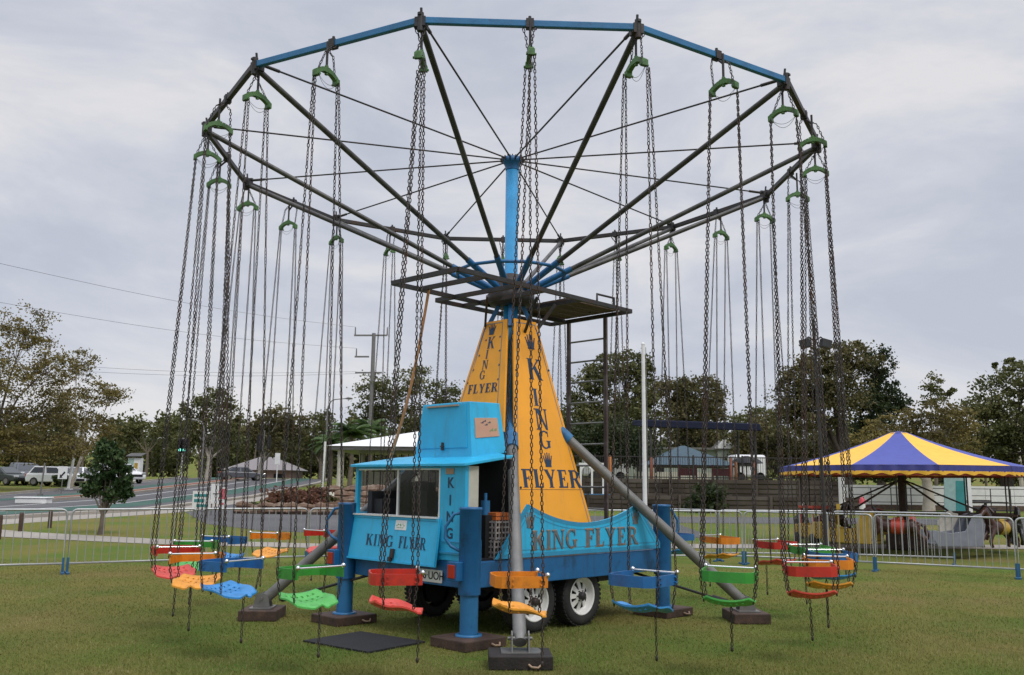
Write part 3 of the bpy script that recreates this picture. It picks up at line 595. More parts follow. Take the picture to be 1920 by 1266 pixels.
# curved name board on the near long side
vb = -.012
top = [(.83, 1.385)]
for k in range(1, 24):
    s = k / 24; top.append((.83 + 1.96 * s, 1.385 - .215 * math.sin(math.pi * s) ** .85 if 0 else 1.385 - .86 * s * (1 - s)))
top.append((2.79, 1.37))
def nb(u): return u
poly3 = [(.36, .825), (3.29, .825)] + [(2.79, 1.37)] + top[::-1][1:]
bo = tp(0, vb, 0); q = MB(); q.prism(poly3, bo - sn * .028, U3, Z3, sn * .028); board = ob('name_board', q, M['sky'], ride)
outline(poly3, bo, U3, Z3, sn, -.001, .045, M['skytrim'], 'board_border', board); 
for d_, w_ in ((.052, .010), ): outline(poly3, bo, U3, Z3, sn, d_ + .02, w_, M['skytrim'], 'board_pinstripe', board)
kl, fl_ = wordlen('KING', .08), wordlen('FLYER', .08)
for dz, m_, ex_, nm, zo in ((.0, M['tan'], .010, 'letter_outline', .0006), (0, M['greyl'], 0, 'lettering', .0060)):
    q = MB(); hh = .195 + 2 * ex_
    word(q, 'KING', bo + U3 * (.90 - ex_) + Z3 * (.90 - ex_), U3, Z3, hh, sn, (.74 + 2 * ex_) / (kl * hh), gap=.08, z0=zo); ob(nm, q, m_, board); q = MB(); word(q, 'FLYER', bo + U3 * (1.78 - ex_) + Z3 * (.90 - ex_), U3, Z3, hh, sn, (.98 + 2 * ex_) / (fl_ * hh), gap=.08, z0=zo)
    ob(nm, q, m_, board)
for u0 in (.86, 2.72): q = MB(); crown(q, bo + U3 * u0 + Z3 * 1.13, U3, Z3, .17, sn); ob('crown_emblem', q, M['greyl'], board)
# crates at the cabin door
def crate(u, v, z, rz, lab):
    t = thing('milk_crate', lab, 'crate', W0 + tp(u, v, z), R(45) + rz, 'crates stacked in the cabin doorway'); q = MB(); w, h = .30, .20
    for k in range(4):
        for s_ in (-1, 1): q.box((0, s_ * w / 2, .02 + k * .055), (w, .012, .018)); q.box((s_ * w / 2, 0, .02 + k * .055), (.012, w - .03, .018))
    for i in range(7):
        x = -w / 2 + i * w / 6
        for s_ in (-1, 1): q.box((x, s_ * (w / 2 - .002), h / 2), (.014, .014, h)); q.box((s_ * (w / 2 - .002), x * .93, h / 2), (.014, .014, h))
    q.box((0, 0, .006), (w - .03, w - .03, .01)); ob('crate_body', q, M['crate'], t)
crate(.56, .22, .812, 0, 'grey milk crate on the deck in the cabin doorway, lower of two'); crate(.56, .22, 1.014, .06, 'grey milk crate on top of another in the cabin doorway')
q = MB()
for i in range(3):
    for j in range(2): q.box((-.08 + i * .08, -.03, .02 + j * .042), (.07, .2, .036))
tag(ob('orange_blocks', q, M['orngbrick'], None, W0 + tp(.56, .22, 1.216), R(45)), 'orange blocks piled in the top crate at the cabin door', 'blocks')
# orange hose from the platform to the cabin roof
a, b = W0 + tp(mu - 1.24, mv + .12, zp), W0 + tp(.3, 1.75, rz_(.3) + .06)
q = MB(); q.tube([a.lerp(b, t) + Vector((0, .0, -.28 * math.sin(math.pi * t) * (1 - .3 * t))) for t in [i / 24 for i in range(25)]], .017, 8); tag(ob('orange_hose', q, M['rope'], None), 'faded orange hose hanging from the platform down to the cabin roof', 'hose')

# ---------------------------------------------------------------- the 24 swings
def chain(mb, pts, pitch=.034, ln=.0485, wd=.027, wr=.0046, seg=4, n=4):
    """real links along a polyline, every other one turned by 90 degrees"""
    pts = [Vector(p) for p in pts]; L_ = [0]
    for i in range(len(pts) - 1): L_.append(L_[-1] + (pts[i + 1] - pts[i]).length)
    tot = L_[-1]; k = max(1, int(tot / pitch)); hl, hw = ln / 2 - wd / 2, wd / 2 - wr
    prof = []
    for i in range(seg): a = -math.pi / 2 + math.pi * i / (seg - 1); prof.append((hl + hw * math.cos(a), hw * math.sin(a)))
    prof += [(-x, -y) for x, y in prof]
    for c in range(k):
        s = (c + .5) * tot / k; i = 0
        while i < len(pts) - 2 and L_[i + 1] < s: i += 1
        d = (pts[i + 1] - pts[i]).normalized(); p = pts[i] + d * (s - L_[i]); u = Vector((1, 0, 0)) if abs(d.x) < .8 else Vector((0, 1, 0))
        x = d.cross(u).normalized(); y = d.cross(x)
        if c % 2: x, y = y, x
        tw = random.uniform(-.35, .35); x, y = x * math.cos(tw) + y * math.sin(tw), y * math.cos(tw) - x * math.sin(tw)
        mb.tube([p + d * a + x * b for a, b in prof], wr, n, closed=True)
# swing frame: origin on the ground under the seat, X outward from the mast, Y the way the rider faces
SWB = .19
def seat_mesh(name, m):
    nx_, ny_ = 24, 18; V = {}; q = MB(); q.v = []
    def P(s, t):
        yb, yf = -.185 - .03 * (1 - s * s), .165 + .045 * math.sin(min(1, abs(s) / .62) * math.pi) - .035 * max(0, abs(s) - .6) + .055 * math.exp(-(s / .13) ** 2)
        w = .225 - .03 * max(0, t) ** 2 - .05 * max(0, -t) ** 2.5
        y = yb + (yf - yb) * (t + 1) / 2; x = s * w
        z = .028 * abs(s) ** 2.2 + .075 * max(0, -t - .25) ** 1.6 - .045 * max(0, t - .15) ** 1.5 + .03 * math.exp(-(s / .16) ** 2) * max(0, t) - .012 * math.cos(s * 3.1) * (1 - t * t)
        return (x, y, .60 + z)
    holes = set()
    for i in (4, 7, 10, 13, 16, 19):
        for j in (2, 5, 8): holes.add((i, j))
    for top in (0, 1):
        for j in range(ny_ + 1):
            for i in range(nx_ + 1):
                p = P(-1 + 2 * i / nx_, -1 + 2 * j / ny_); V[top, i, j] = len(q.v); q.v.append((p[0], p[1], p[2] + (.007 if top else -.007)))
    for j in range(ny_):
        for i in range(nx_):
            a = [(i, j), (i + 1, j), (i + 1, j + 1), (i, j + 1)]
            if (i, j) in holes:
                for e in range(4): q.f.append([V[0, *a[e]], V[1, *a[e]], V[1, *a[(e + 1) % 4]], V[0, *a[(e + 1) % 4]]]); q.sm.append(False); q.mi.append(0)
                continue
            q.f.append([V[1, *c] for c in a]); q.f.append([V[0, *c] for c in a[::-1]]); q.sm += [True, True]; q.mi += [0, 0]
    edge = [(i, 0) for i in range(nx_)] + [(nx_, j) for j in range(ny_)] + [(i, ny_) for i in range(nx_, 0, -1)] + [(0, j) for j in range(ny_, 0, -1)]
    for e in range(len(edge)):
        a, b = edge[e], edge[(e + 1) % len(edge)]; q.f.append([V[0, *a], V[0, *b], V[1, *b], V[1, *a]]); q.sm.append(False); q.mi.append(0)
    return q.mesh(name, m)
def band_mesh(name, m):
    pts = [(.215, .185), (.222, .05), (.222, -.10), (.205, -.175), (.15, -.215), (.0, -.225)]; pts = pts + [(-x, y) for x, y in pts[::-1]]
    q = MB(); n = len(pts); P = []
    for k, (x, y) in enumerate(pts):
        nxt, prv = pts[min(k + 1, n - 1)], pts[max(k - 1, 0)]; d = Vector((nxt[0] - prv[0], nxt[1] - prv[1])).normalized(); nn = Vector((-d.y, d.x)) * .007
        zl, zh = .795 + .02 * (y + .22), .885 + .01 * (y + .22)
        for sgn, z in ((-1, zl), (1, zl), (1, zh), (-1, zh)): P.append((x + nn.x * sgn, y + nn.y * sgn, z))
    F = []
    for k in range(n - 1):
        for e in range(4): F.append((k * 4 + e, k * 4 + (e + 1) % 4, k * 4 + 4 + (e + 1) % 4, k * 4 + 4 + e))
    F += [(3, 2, 1, 0), (n * 4 - 4, n * 4 - 3, n * 4 - 2, n * 4 - 1)]
    q.add(P, F); 
    for x, y in ((.229, .13), (.229, -.09), (-.229, .13), (-.229, -.09)):
        for z in (.825, .865): q.cyl((x - .012, y, z), (x + .012, y, z), .008, n=8)
    return q.mesh(name, m)
q = MB(); q.tube([(-.225, .185, .895), (.225, .185, .895)], .0085, 10)
for x in (-.215, .215): q.lathe([(0, -.022), (.018, -.012), (.018, .012), (0, .022)], (x, .185, .898), n=12)
BAR = q.mesh('safety_bar', M['chrome'])
q = MB(); pl = []
for i in range(9):
    s = -1 + i / 4; pl.append((s * .135, 0, 5.375 - .06 * s * s))
for i in range(8): q.bar(pl[i], pl[i + 1], .045, .042 if i not in (3, 4) else .052)
for s in (-1, 1): q.box((s * .13, 0, 5.30), (.04, .06, .055)); q.cyl((s * .125, -.045, 5.285), (s * .125, .045, 5.285), .012, n=8)
q.cyl((0, 0, 5.33), (0, 0, 5.42), .018, n=8)
YOKE = q.mesh('yoke', M['yoke'])
def cord(b):
    q = MB()
    for dz in (.06, .10): q.tube([(s * .12, b, 5.29 - dz * (1 - s * s)) for s in [i / 5 - 1 for i in range(11)]], .0022, 4)
    return q.mesh('elastic_cord', M['dark'])
CORD = cord(.02)
TAIL = MB(); chain(TAIL, [(0, .19, .585), (.005, .192, .22)], seg=4); TAIL.lathe([(0, .17), (.012, .18), (.012, .21), (0, .22)], (.005, .192, 0), n=8); TAIL = TAIL.mesh('tail_chain', M['chain'])
CH = []
for sx in (-1, 1):
    for fy in (-1, 1):
        q = MB(); y1 = .145 if fy > 0 else -.13
        chain(q, [(sx * .125, fy * .018, 5.28), (sx * .232, y1, .84), (sx * .205, y1 * .85, .62)]); CH.append(q.mesh('chain', M['chain']))
def hang_mesh(dr):
    q = MB(); q.cyl((0, 0, 5.40), (0, 0, 5.66), .012, n=8); q.tube([(-dr, 0, 5.63), (-dr * .5, 0, 5.60), (0, 0, 5.56)], .012, 6)
    for s in (-1, 1): chain(q, [(s * .125, 0, 5.33), (s * .125 - (dr if s < 0 else 0) - s * .08, .03 * s, 5.56), (-dr, .06 * s, 5.63)], seg=4)
    return q.mesh('hanger', M['dark'])
HANG = [hang_mesh(RS - RR), hang_mesh(RS - RR * math.cos(R(15)))]
SEATM = {c: seat_mesh('seat', SEAT[c]) for c in SEATC}; BANDM = {c: band_mesh('backrest', BAND[c]) for c in SEATC}
LAB = ['Red swing chair hanging in front of the number plate and counter flap', 'Orange swing chair hanging in front of the grey outrigger leg and wheel', 'Blue swing chair hanging just past the rear wheel, before the tapered sign end',
 'Green swing chair hanging over the timber block of the slanting outrigger', 'Red swing chair nearest the camera in the cluster before the carousel barriers', 'Orange swing chair directly behind the nearest red one in the cluster before the carousel',
 'Blue swing chair sticking out farthest towards the carousel', 'Green swing chair half hidden behind the orange and red ones near the carousel', 'Red swing chair with bright bar hanging before barriers at the cluster edge near the carousel',
 'Orange swing chair hanging alone between the slanting outrigger leg and the carousel cluster', 'Blue swing chair peeping out behind the rear jack and tapered sign end', 'Green swing chair hanging behind the tapered blue name board', 'Red swing chair hidden behind the orange sign panel',
 'Orange swing chair hidden behind the ticket cabin', 'Blue swing chair hanging behind the cabin, seen through its window', 'Green swing chair hanging behind the jack beside the cabin', 'Red swing chair hanging behind the slanting outrigger beside the cabin',
 'Orange swing chair hanging alone before the asphalt driveway, tail chain over grass', 'Blue swing chair hanging at the back of the cluster before the footpath and driveway', 'Green swing chair mostly hidden behind red and orange ones, before the footpath',
 'Red swing chair at the outer edge of the cluster beside the small round tree', 'Orange swing chair hanging between the outermost red one and a blue one', 'Blue swing chair nearest the camera in the cluster on the small tree side', 'Green swing chair hanging before the cabin-end jack and its timber pad']
YAW = {0: .42, 1: .12, 2: .55, 3: .70, 4: .55, 5: .3, 6: .3, 8: .2, 9: .1, 17: .15, 20: .2, 21: -.5, 22: .2, 23: -.35, 16: .1, 18: -.2}
DX = {0: -.078, 1: -.05, 2: 0, 3: -.075, 4: .085, 23: .06, 22: 0, 21: .09, 20: -.065, 9: -.12, 8: 0, 17: -.02}
for k in range(24):
    c = ('red', 'orange', 'blue', 'green')[k % 4]; a = PH + k * R(15); mid = k % 2
    t = thing('swing_chair', LAB[k], 'swing chair', W0 + pol(a, RS, 0), a - R(90), 'swing chairs hanging from the ride')
    yw = YAW.get(k, random.uniform(-.2, .2)); 
    lx = DX.get(k, random.uniform(-.04, .04)); ca, sa_ = math.cos(-(a - R(90))), math.sin(-(a - R(90))); ly_ = random.uniform(-.03, .03); vx, vy = lx * ca - ly_ * sa_, lx * sa_ + ly_ * ca
    LEAN = Matrix.Translation((0, 0, 5.36)) @ Matrix.Rotation(-vx / 4.7, 4, 'Y') @ Matrix.Rotation(vy / 4.7, 4, 'X')
    def part(nm, me, yaw=0, lean=True):
        o = link(nm, me, t)
        if lean: o.matrix_local = LEAN @ Matrix.Rotation(yaw, 4, 'Z') @ Matrix.Translation((0, 0, -5.36))
        else: o.rotation_euler = (0, 0, yaw)
        return o
    # the seat turns a little on its chains; each strand is a straight chain from yoke end to band to seat corner
    part('yoke', YOKE, yw * .25); part('elastic_cord', CORD, yw * .25); part('hanger', HANG[mid], 0, False)
    part('seat', SEATM[c], yw); b = part('backrest', BANDM[c], yw); s = link('safety_bar', BAR, b); part('tail_chain', TAIL, yw)
    for me in CH: part('chain', me, yw)

# ---------------------------------------------------------------- crowd barriers
def barrier_meshes(w, h=1.08):
    q = MB(); r = .09; z0 = .17; x = w / 2
    def corner(cx, cz, a0): return [(cx + r * math.cos(R(a0 + i * 22.5)), 0, cz + r * math.sin(R(a0 + i * 22.5))) for i in range(5)]
    pts = [(x, 0, z0)] + corner(x - r, h - r, 0) + corner(-x + r, h - r, 90) + [(-x, 0, z0)]
    q.tube(pts, .019, 10, closed=True)
    fr = q.mesh('frame', M['barrier']); q = MB(); n = int(w / .125)
    for i in range(1, n): q.cyl((-x + i * w / n, 0, z0), (-x + i * w / n, 0, h), .0075, n=6)
    bars = q.mesh('upright_bars', M['barrier']); fe = []
    for s in (-1, 1):
        q = MB(); q.bar((s * (x - .0), 0, z0 + .1), (s * (x - .0), -.0, .02), .04); q.bar((s * x, -.22, .015), (s * x, .22, .015), .05, .03); fe.append(q.mesh('foot', M['foot']))
    return fr, bars, fe
BM = {}
def barrier(p, q_, label, lean=0):
    p, q_ = Vector(p), Vector(q_); d = q_ - p; w = round(d.length - .06, 1)
    if w not in BM: BM[w] = barrier_meshes(w)
    c = (p + q_) / 2; t = thing('crowd_barrier', label, 'barrier', (c.x, c.y, hz(c.y)), math.atan2(d.y, d.x), 'steel crowd barriers around the lawn')
    fr, bars, fe = BM[w]; t.rotation_euler.x = lean
    link('frame', fr, t); link('upright_bars', bars, t)
    for m_ in fe: link('foot', m_, t)
LINE_L = [(-11.5, 13.9), (-9.55, 15.0), (-7.62, 16.0), (-5.75, 17.1), (-3.92, 18.1), (-1.8, 18.75), (.4, 19.05), (2.6, 19.25)]
NL = ['steel barrier panel cut by the picture edge beside the road', 'steel barrier panel before the road with its blue feet beside the next panel', 'steel barrier panel in front of the small round tree', 'steel barrier panel in front of the driveway and behind the clustered chairs', 'steel barrier panel beside the cabin-end jack', 'steel barrier panel behind the ticket cabin', 'steel barrier panel behind the trailer deck']
for i in range(7): barrier(LINE_L[i], LINE_L[i + 1], NL[i])
LINE_R = [(2.6, 19.25), (4.9, 19.35), (7.12, 18.15), (9.25, 16.95), (11.4, 15.8)]
NR = ['steel barrier panel seen past the rear jack of the trailer', 'steel barrier panel behind the clustered swing chairs near the carousel', 'steel barrier panel in front of the carousel boat seat and horses', 'steel barrier panel at the picture edge before the carousel']
for i in range(4): barrier(LINE_R[i], LINE_R[i + 1], NR[i])
barrier((4.55, 20.2), (7.0, 20.3), 'steel barrier panel standing behind the front row, before the carousel seats'); barrier((7.06, 20.3), (9.4, 19.6), 'steel barrier panel in the second row under the carousel roof')
barrier((3.2, 20.9), (4.5, 20.1), 'short steel barrier panel set at an angle near the rear jack')

# ---------------------------------------------------------------- small carousel under its striped canopy
CC = Vector((10.22, 24.0, 0)); NG = 10; RC = 3.02
CP = mat('canopy_violet', (.06, .078, .33), .55, var=.08, spec=.3); CY = mat('canopy_yellow', (.84, .47, .055), .55, var=.06, spec=.3); CB = mat('valance_blue', (.025, .03, .17), .6, var=.12)
HB = mat('horse_brown', (.06, .024, .018), .4, var=.25); HK = mat('horse_black', (.02, .018, .02), .4, var=.25); YEL = mat('ride_yellow', (.42, .27, .035), .45, var=.15); REDP = mat('ride_red', (.38, .045, .025), .45, var=.12)
NAVY = mat('ride_navy', (.03, .035, .10), .5); SHELL = mat('shell_white', (.62, .58, .5), .6, var=.12, vscale=14, col2=(.4, .3, .22), mix=(.6, .75), scale2=12); GREYP = mat('ride_grey', (.20, .21, .25), .5)
car = thing('carousel', 'small carousel with violet and yellow striped canopy and scalloped edge', 'carousel', (CC.x, CC.y, hz(CC.y)))
fa = math.atan2(-CC.y, -CC.x) - .045
def cpt(k, r, z): a = fa + (k - .5) * 2 * math.pi / NG; return Vector((r * math.cos(a), r * math.sin(a), z))
ZE, ZA = 1.93, 3.0
for k in range(NG):
    q = MB(); rows = []; n = 8
    for i in range(n + 1):
        t = i / n; r = .22 + (RC - .22) * t; z = ZA - (ZA - ZE - .17) * (t ** .92) - .05 * math.sin(math.pi * t)
        rows.append([cpt(k, r, z).lerp(cpt(k + 1, r, z), j / 6) - Vector((0, 0, .035 * math.sin(math.pi * j / 6) * math.sin(math.pi * min(1, t * 1.02)))) for j in range(7)])
    q.add([p for r_ in rows for p in r_], [(i * 7 + j, i * 7 + j + 1, i * 7 + 8 + j, i * 7 + 7 + j) for i in range(n) for j in range(6)], True)
    ob('canopy_gore', q, CP if k % 2 == 0 else CY, car)
    q = MB(); a, b = cpt(k, RC + .02, 0), cpt(k + 1, RC + .02, 0); m = 24; P = []
    for j in range(m + 1):
        p = a.lerp(b, j / m); wv = 1 + .012 * math.sin(j * 1.3); P += [Vector((p.x * wv, p.y * wv, ZE + .165)), Vector((p.x * wv * 1.01, p.y * wv * 1.01, ZE + .02))]
    q.add(P, [(2 * j, 2 * j + 1, 2 * j + 3, 2 * j + 2) for j in range(m)], True); va = ob('valance', q, CB, car)
    q = MB(); P = []; m = 40
    for j in range(m + 1):
        p = a.lerp(b, j / m) * 1.012; w = math.sin(j / m * 5 * 2 * math.pi); rr_ = 1 + .008 * w; P += [Vector((p.x * rr_, p.y * rr_, ZE + .03)), Vector((p.x * rr_, p.y * rr_, ZE - .045 - .022 * w))]
    q.add(P, [(2 * j, 2 * j + 1, 2 * j + 3, 2 * j + 2) for j in range(m)]); ob('scalloped_edge', q, CY, va); q = MB(); q.bar(a * .985 + Vector((0, 0, ZE - .05)), b * .985 + Vector((0, 0, ZE - .05)), .03, .05); ob('edge_rail', q, REDP, va)
q = MB(); q.lathe([(.27, ZA - .02), (.15, ZA + .015), (.0, ZA + .04)], n=20); ob('top_cap', q, CB, car)
q = MB(); q.cyl((0, 0, 0), (0, 0, 2.9), .09, n=14); q.lathe([(.45, .02), (.45, .35), (.2, .5)], n=16); ob('centre_post', q, M['wood'], car)
for k in range(NG):
    q = MB(); p = cpt(k + .5, 1, 0); q.bar((p.x * .1, p.y * .1, 1.75), (p.x * 2.0, p.y * 2.0, .95), .03, .04) if k % 2 else None; q.bar((p.x * .1, p.y * .1, .93), (p.x * 2.7, p.y * 2.7, .93), .05, .06); ob('sweep_arm', q, M['wood'], car)
    q = MB(); p = cpt(k + .5, 2.55, 0); q.cyl((p.x, p.y, .25), (p.x, p.y, ZE + .1), .018, n=8); q.bar((p.x, p.y, ZE + .12), (p.x * .1, p.y * .1, 2.7), .03); ob('hanging_rod', q, M['dark'], car)
def horse(k, m, blanket, legc, lab):
    a = fa + k * 2 * math.pi / NG; p = Vector((2.55 * math.cos(a), 2.55 * math.sin(a), .0))
    q = MB(); t = q.tube
    t([(.50, 0, .66), (.38, 0, .70), (.15, 0, .66), (-.12, 0, .65), (-.34, 0, .70), (-.46, 0, .66)], [.05, .135, .16, .15, .155, .06], 12)
    t([(.36, 0, .74), (.50, 0, .92), (.58, 0, 1.06)], [.12, .085, .065], 10); t([(.54, 0, 1.09), (.66, 0, 1.03), (.80, 0, .92)], [.06, .068, .04], 10)
    for s in (-.03, .03): t([(.54, s, 1.12), (.535, s * 1.2, 1.2)], [.022, .006], 6)
    for s, fx, bx in ((.075, .18, -.12), (-.075, .30, .02)):
        t([(.36, s, .64), (.42 + fx * .4, s, .46), (.36 + fx, s, .34), (.30 + fx, s, .22)], [.075, .05, .038, .042], 8); t([(-.36, s, .68), (-.34 + bx, s, .50), (-.48 + bx, s, .38), (-.46 + bx, s, .20)], [.10, .06, .04, .042], 8)
    t([(-.46, 0, .74), (-.58, 0, .70), (-.64, 0, .50), (-.66, 0, .38)], [.03, .05, .05, .015], 8)
    h = ob('carousel_horse', q, m, car, p, a - R(90)); md = h.modifiers.new('remesh', 'REMESH'); md.mode = 'VOXEL'; md.voxel_size = .022; md.use_smooth_shade = True
    h['label'] = lab
    q = MB(); q.tube([(.12, 0, .665), (-.16, 0, .655)], [.172, .166], 14); q.tube([(.08, 0, .84), (-.02, 0, .82), (-.14, 0, .86)], [.05, .06, .045], 10); ob('saddle', q, blanket, h)
    q = MB(); q.tube([(.36, 0, .88), (.44, 0, 1.0), (.52, 0, 1.13)], [.05, .05, .03], 8); ob('mane', q, HK if m is HB else SHELL, h)
def boat(k, m1, m2, shell, lab):
    a = fa + k * 2 * math.pi / NG; p = Vector((2.5 * math.cos(a), 2.5 * math.sin(a), 0)); q = MB()
    poly = [(-.55, .25), (.50, .25), (.62, .45), (.60, .62), (.2, .55), (-.15, .60), (-.35, .95), (-.55, 1.0), (-.62, .7)]
    for y in (-.30, .27): q.prism(poly, (0, y, 0), (1, 0, 0), (0, 0, 1), (0, .03, 0))
    q.box((0, 0, .28), (1.05, .54, .05)); q.box((-.5, 0, .65), (.06, .54, .66), ry=-.08); q.box((-.15, 0, .48), (.4, .54, .05))
    b = ob('bench_boat', q, m1, car, p, a - R(90), bevel=.01); b['label'] = lab
    q = MB(); q.prism([(-.5, .28), (.42, .28), (.5, .42), (-.53, .42)], (0, -.302, 0), (1, 0, 0), (0, 0, 1), (0, -.012, 0)); ob('side_stripe', q, m2, b)
    if shell:
        q = MB(); pts = []
        for i in range(40): r_ = .27 + .018 * math.sin(i * 2 * math.pi / 40 * 9); pts.append((-.12 + r_ * 1.1 * math.cos(i * .15708), .72 + r_ * 1.15 * math.sin(i * .15708)))
        q.prism(pts, (0, -.345, 0), (1, 0, 0), (0, 0, 1), (0, .035, 0)); ob('round_shell', q, SHELL, b, bevel=.008)
    else:
        q = MB(); q.prism([(-.45, .5), (-.15, .5), (-.2, .62), (-.34, .86), (-.46, .86)], (0, -.305, 0), (1, 0, 0), (0, 0, 1), (0, -.01, 0)); ob('side_panel', q, SHELL, b)
def kidcar(k, m1, m2, lab):
    a = fa + k * 2 * math.pi / NG; p = Vector((2.5 * math.cos(a), 2.5 * math.sin(a), 0)); q = MB()
    q.prism([(-.6, .3), (.6, .3), (.66, .42), (.6, .6), (.2, .66), (.1, .6), (-.3, .6), (-.42, .72), (-.6, .68)], (0, -.28, 0), (1, 0, 0), (0, 0, 1), (0, .56, 0)); b = ob('toy_car', q, m1, car, p, a - R(90), bevel=.03); b['label'] = lab
    q = MB(); q.box((-.1, 0, 1.06), (.75, .6, .06)); 
    for x in (-.42, .2):
        for y in (-.26, .26): q.cyl((x, y, .6), (x, y, 1.04), .018, n=8)
    ob('toy_car_roof', q, m2, b, bevel=.02); q = MB()
    for x in (-.38, .4):
        for y in (-.29, .29): q.lathe([(0, -.03), (.13, -.03), (.13, .03), (0, .03)], (x, y, .28), 'y', 16)
    ob('toy_wheels', q, M['rubber'], b)
horse(1.6, HB, YEL, SHELL, 'dark brown carousel horse with yellow saddle'); boat(.75, GREYP, NAVY, True, 'grey and navy bench boat with white scalloped shell'); horse(-.02, HB, REDP, SHELL, 'red-brown carousel horse with red blanket before a yellow boat')
boat(-.65, YEL, YEL, False, 'yellow bench boat with pale panel'); kidcar(-1.5, YEL, REDP, 'yellow toy car with red roof'); horse(2.6, HK, SHELL, SHELL, 'black and white carousel horse at the picture edge'); horse(-2.5, HK, YEL, SHELL, 'black carousel horse behind the toy car')
horse(4.0, HB, REDP, SHELL, 'brown carousel horse on the far side'); boat(5.2, REDP, YEL, False, 'red bench boat on the far side'); horse(-3.6, HB, YEL, SHELL, 'brown carousel horse on the far left side')

# ---------------------------------------------------------------- built things around the lawn
def wpt(px, py, Y): return at(px, py, Y)
# floodlight pole beside the ride
p = atg(1545, 17.5); t = thing('floodlight_pole', 'slim black pole with twin floodlights rising before the carousel canopy', 'light pole', p)
q = MB(); q.cyl((0, 0, 0), (-.07, 0, 4.85), .035, .028, 12); q.lathe([(.22, 0), (.22, .02), (.05, .05)], n=14); ob('pole', q, M['dark'], t)
for s in (-1, 1):
    q = MB(); q.tube([(-.06, 0, 4.42), (-.06 + s * .12, 0, 4.50), (-.06 + s * .22, 0, 4.42)], .018, 8); q.box((-.06 + s * .2, -.03, 4.36), (.20, .14, .17), rz=s * .25, ry=s * .2); hd_ = ob('floodlight', q, M['dark'], t, bevel=.02)
    q = MB(); q.box((-.06 + s * .2 - s * .02, -.105, 4.36), (.15, .012, .12), rz=s * .25, ry=s * .2); ob('lens', q, M['dkint'], hd_)
# flagpole
p = atg(1209, 34); t = thing('flagpole', 'tall white flagpole standing past the tapered end of the blue name board', 'flagpole', p); q = MB(); q.cyl((0, 0, 0), (0, 0, 6.6), .085, .065, 16); q.lathe([(.0, 6.7), (.08, 6.66), (.08, 6.6)], n=12); ob('pole', q, M['white'], t)
q = MB(); q.cyl((.13, 0, 1.0), (.10, 0, 6.5), .012, n=6); q.box((.06, 0, 3.9), (.22, .03, .03)); q.lathe([(0, -.06), (.06, 0), (0, .06)], (.17, 0, 3.95), n=10); ob('halyard', q, M['steel'], t)
# park shelter
t = thing('park_shelter', 'open park shelter with white roof and round white columns', 'shelter', (0, 0, 0)); zr = .5
xl, xr, yf, yb = -8.85, 2.5, 44.6, 52
q = MB(); q.hexa([(xl, yf, 3.16), (xr, yf, 3.16), (xr, yb, 3.16), (xl, yb, 3.16), (xl, yf, 3.34), (xr, yf, 3.34), (xr, yb, 3.34), (xl, yb, 3.34)]); sr = ob('eaves', q, M['steel'], t)
q = MB(); e = .15; q.hexa([(xl - e, yf - e, 3.341), (xr + e, yf - e, 3.341), (xr + e, yb + e, 3.341), (xl - e, yb + e, 3.341), (xl + 4.4, (yf + yb) / 2 - .3, 4.35), (xr - 4.4, (yf + yb) / 2 - .3, 4.35), (xr - 4.4, (yf + yb) / 2 + .3, 4.35), (xl + 4.4, (yf + yb) / 2 + .3, 4.35)]); ob('roof', q, M['white'], t)
for x, y in ((-8.35, 45.0), (-4.6, 45.0), (-1, 45.0), (-8.35, 51.5), (-4.6, 51.5), (-1, 51.5)): q = MB(); q.lathe([(.19, hz(y) - .1), (.19, hz(y) + .35), (.165, hz(y) + .4), (.165, 3.05), (.2, 3.16)], (x, y, 0), n=18); ob('column', q, M['cream'], t)
q = MB()
for i in range(26): q.cyl((-7.9 + i * .36, 48.2, hz(48)), (-7.9 + i * .36, 48.2, 3.1), .03, n=6)
ob('screen_bars', q, M['dark'], t)
q = MB(); q.box((-3.5, 51.9, 1.4), (9.5, .12, 1.6)); ob('low_back_wall', q, M['cream'], t)
q = MB(); q.lathe([(.13, 0), (.13, .75), (.0, .78)], n=14); tag(ob('bollard', q, M['cream'], None, atg(622, 40)), 'short white bollard beside the shelter column', 'bollard')
# rock edged garden bed
STONE = mat('garden_rock', (.14, .085, .055), .85, var=.4, vscale=3, col2=(.25, .2, .15), mix=(.5, .7), scale2=2, bump=.4)
def rocks(name, A, B, rows, label, n=46, s0=.26):
    q = MB()
    for r_ in range(rows):
        for i in range(n):
            p = Vector((*A, 0)).lerp(Vector((*B, 0)), (i + .5 * (r_ % 2)) / n); s = s0 * random.uniform(.75, 1.25); base = len(q.v)
            c = Vector((p.x, p.y + r_ * .22, hz(p.y) + s * .45 + r_ * s0 * .8)); st = [(0, -1)] + [(math.cos(k), math.sin(k)) for k in (-.7, 0, .7)] + [(0, 1)]
            q.lathe([(max(.02, a_) * s * random.uniform(.75, 1.05), b_ * s * .62 * random.uniform(.85, 1.1)) for a_, b_ in st], c, n=7, smooth=False)
    return tag(ob(name, q, STONE), label, 'rock wall')
rocks('rock_wall', (-10.8, 36.6), (-3.2, 36.4), 2, 'low wall of rough brown rocks edging the asphalt driveway', 34, .24); rocks('rock_wall', (-8.4, 40.6), (-2, 40.6), 4, 'higher bank of brown rocks below the shelter columns', 30, .3)
q = MB(); n_ = 24; P = [(-7 + 4.6 * math.cos(i / n_ * 6.2832), 39.2 + 2.6 * math.sin(i / n_ * 6.2832), hz(39.2) + .12) for i in range(n_)]; q.add(P + [(-7, 39.2, hz(39) + .42)], [(i, (i + 1) % n_, n_) for i in range(n_)], True); struct(ob('garden_bed', q, noise_ground('mulch', (.09, .055, .035), (.14, .09, .06), (.06, .04, .025), 1, 10)))
